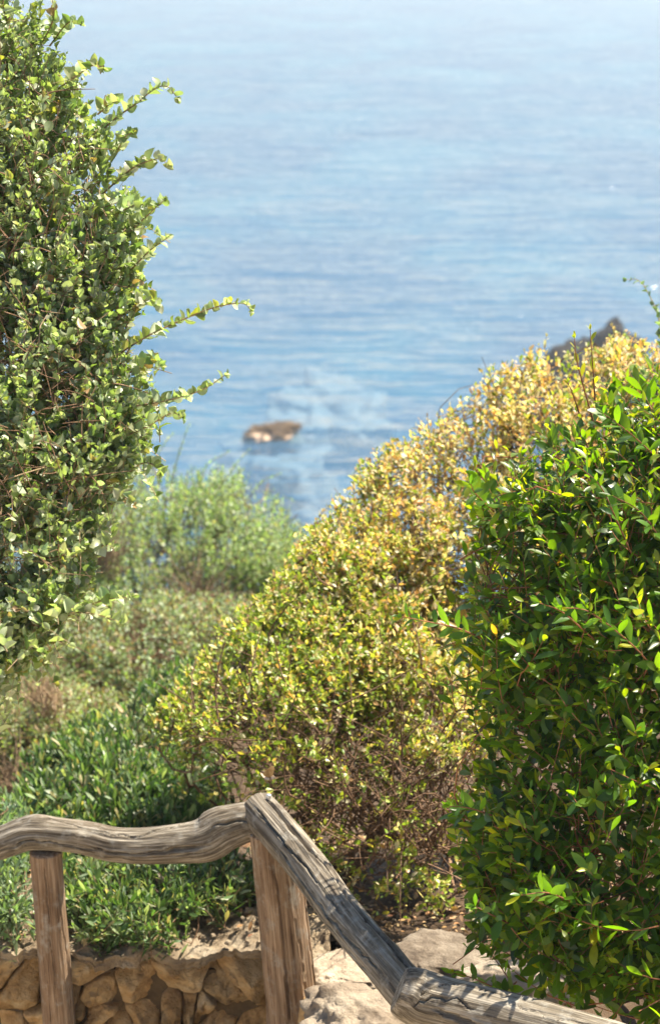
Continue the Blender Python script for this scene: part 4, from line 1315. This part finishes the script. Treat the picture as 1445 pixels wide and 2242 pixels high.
# ---- fallen leaves and debris on the wall top and the soil
n = 5000
X = rng.uniform(-1.3, 1.4, n); Y = rng.uniform(WY + 0.02, 7.4, n)
sel = (Y > 5.62) | (X < 0.0)
X, Y = X[sel], Y[sel]
Z = np.where(Y < WY + 0.34, 0.548 + 0.12 * np.maximum(0, Y - WY - .1), ground_h(X, Y) + 0.035)
Z = np.where((X > 0) & (Y < 6.0), ground_h(X, Y) + 0.03, Z)
n = len(X)
keepm = (Y > WY + 0.2) | (rng.random(n) < 0.3)
X, Y, Z = X[keepm], Y[keepm], Z[keepm]; n = len(X)
P = np.column_stack([X, Y, Z])
D = np.column_stack([rng.normal(0, 1, (n, 2)), rng.normal(0, 0.25, n)]); N = np.column_stack([rng.normal(0, 0.4, (n, 2)), np.ones(n)])
pl = palette([((0.30, 0.17, 0.07), 4), ((0.42, 0.28, 0.14), 3), ((0.18, 0.09, 0.04), 3), ((0.5, 0.4, 0.2), 1)])
me = leaves_mesh('leaf_litter', SMALL, P, basis(D, N), rng.uniform(0.5, 1.1, n), rng.integers(0, 3, n), pl(n))
lit = obj('leaf_litter', me, M['litter'], kind='stuff')
tag(lit, 'dry fallen leaves scattered over wall top and soil', 'leaf litter')

# pebbles and crumbs of stone
n = 900
X = rng.uniform(-1.3, 1.0, n); Y = rng.uniform(WY + 0.02, 6.3, n)
Z = np.where((Y < WY + 0.36) & (X < 0), 0.545 + 0.1 * np.maximum(0, Y - WY - .05), ground_h(X, Y) + 0.02)
cube = np.array([[-1, -1, -.7], [1, -1, -.6], [1.1, 1, -.7], [-1, .9, -.6], [-.7, -.7, .6], [.8, -.6, .5], [.6, .7, .7], [-.6, .8, .4]], float)
cf = np.array([[0, 3, 2, 1], [4, 5, 6, 7], [0, 1, 5, 4], [1, 2, 6, 5], [2, 3, 7, 6], [3, 0, 4, 7]])
an = rng.uniform(0, 6.28, n); sz = rng.uniform(0.002, 0.009, n) * rng.uniform(0.6, 1.5, n)
Rm = np.stack([np.stack([np.cos(an), -np.sin(an), 0 * an], -1), np.stack([np.sin(an), np.cos(an), 0 * an], -1), np.stack([0 * an, 0 * an, 0 * an + 0.7], -1)], 1)
Vp = np.einsum('nij,nvj->nvi', Rm, cube[None] * rng.uniform(0.7, 1.3, (n, 8, 3))) * sz[:, None, None] + np.column_stack([X, Y, Z])[:, None]
peb = obj('pebbles', mesh_np('pebbles', Vp.reshape(-1, 3), (cf[None] + (np.arange(n) * 8)[:, None, None]).reshape(-1, 4), smooth=False), M['cap'], kind='stuff')
tag(peb, 'loose pebbles and stone crumbs on the wall top and soil', 'pebbles')

# ---- butterfly on the twigs of the turning shrub
bf = thing('butterfly', at(592, 1702, 6.05), 'tan butterfly with half-open wings on the brown twigs above the rail corner', 'butterfly')
bm_, bn, bb = new_mat('butterfly_wing')
bb.inputs['Roughness'].default_value = 0.8
tc = nd(bn, 'ShaderNodeTexCoord'); no = nd(bn, 'ShaderNodeTexNoise'); no.inputs['Scale'].default_value = 60
bn.links.new(tc.outputs['Object'], no.inputs['Vector'])
rp = ramp(bn, [(0.35, (0.42, 0.24, 0.08)), (0.6, (0.66, 0.45, 0.2))])
bn.links.new(no.outputs['Fac'], rp.inputs['Fac']); bn.links.new(rp.outputs[0], bb.inputs['Base Color'])
pb_, pn_, pbb = new_mat('butterfly_pale_edge')
pbb.inputs['Base Color'].default_value = (0.75, 0.58, 0.42, 1); pbb.inputs['Roughness'].default_value = 0.8
s_ = 0.052 / 52


def wing(outl, tiltv, mat, nm='wing'):
    """outl: wing outline in mm, (right, up) from the hinge"""
    O2 = np.array(outl, float) * s_
    V = [(0.0, 0.0, 0.0)] + [(x, tiltv[0] * x + tiltv[1] * y, y) for x, y in O2]
    m_ = len(V)
    V += [(x, y + 0.0006, z) for x, y, z in V]
    F = [(0, i, i + 1) for i in range(1, m_ - 1)] + [(m_, m_ + i + 1, m_ + i) for i in range(1, m_ - 1)]
    F += [(i, m_ + i, m_ + i + 1, i + 1) for i in range(0, m_ - 1)] + [(m_ - 1, 2 * m_ - 1, m_, 0)]
    me = bpy.data.meshes.new(nm); me.from_pydata(V, [], F)
    return obj(nm, me, mat, bf)


wing([(-2, 2), (-9, 14), (-8, 22), (0, 34), (6, 38), (11, 36), (13, 28), (9, 15), (4, 4)], (-0.5, -0.2), bm_)
wing([(-4, 1), (-18, 9), (-19, 14), (-16, 22), (-8, 26), (-7, 13), (-2, 2)], (0.5, -0.15), bm_)
wing([(-2, -2), (-16, 3), (-27, 12), (-24, 6), (-14, -3), (-3, -6)], (0.2, 0.9), pb_)
wing([(1, 2), (9, 8), (12, 4), (9, -3), (2, -4)], (-0.6, 0.3), pb_)
V, F = tube(np.array([[-0.012, 0, 0.004], [-0.004, 0, 0], [0.004, 0, -0.003], [0.010, 0, -0.004], [0.0115, 0, -0.004]]), [0.0006, 0.0016, 0.002, 0.0018, 0.0004], 8)
obj('body', mesh_np('body', V, F), M['bark'], bf)
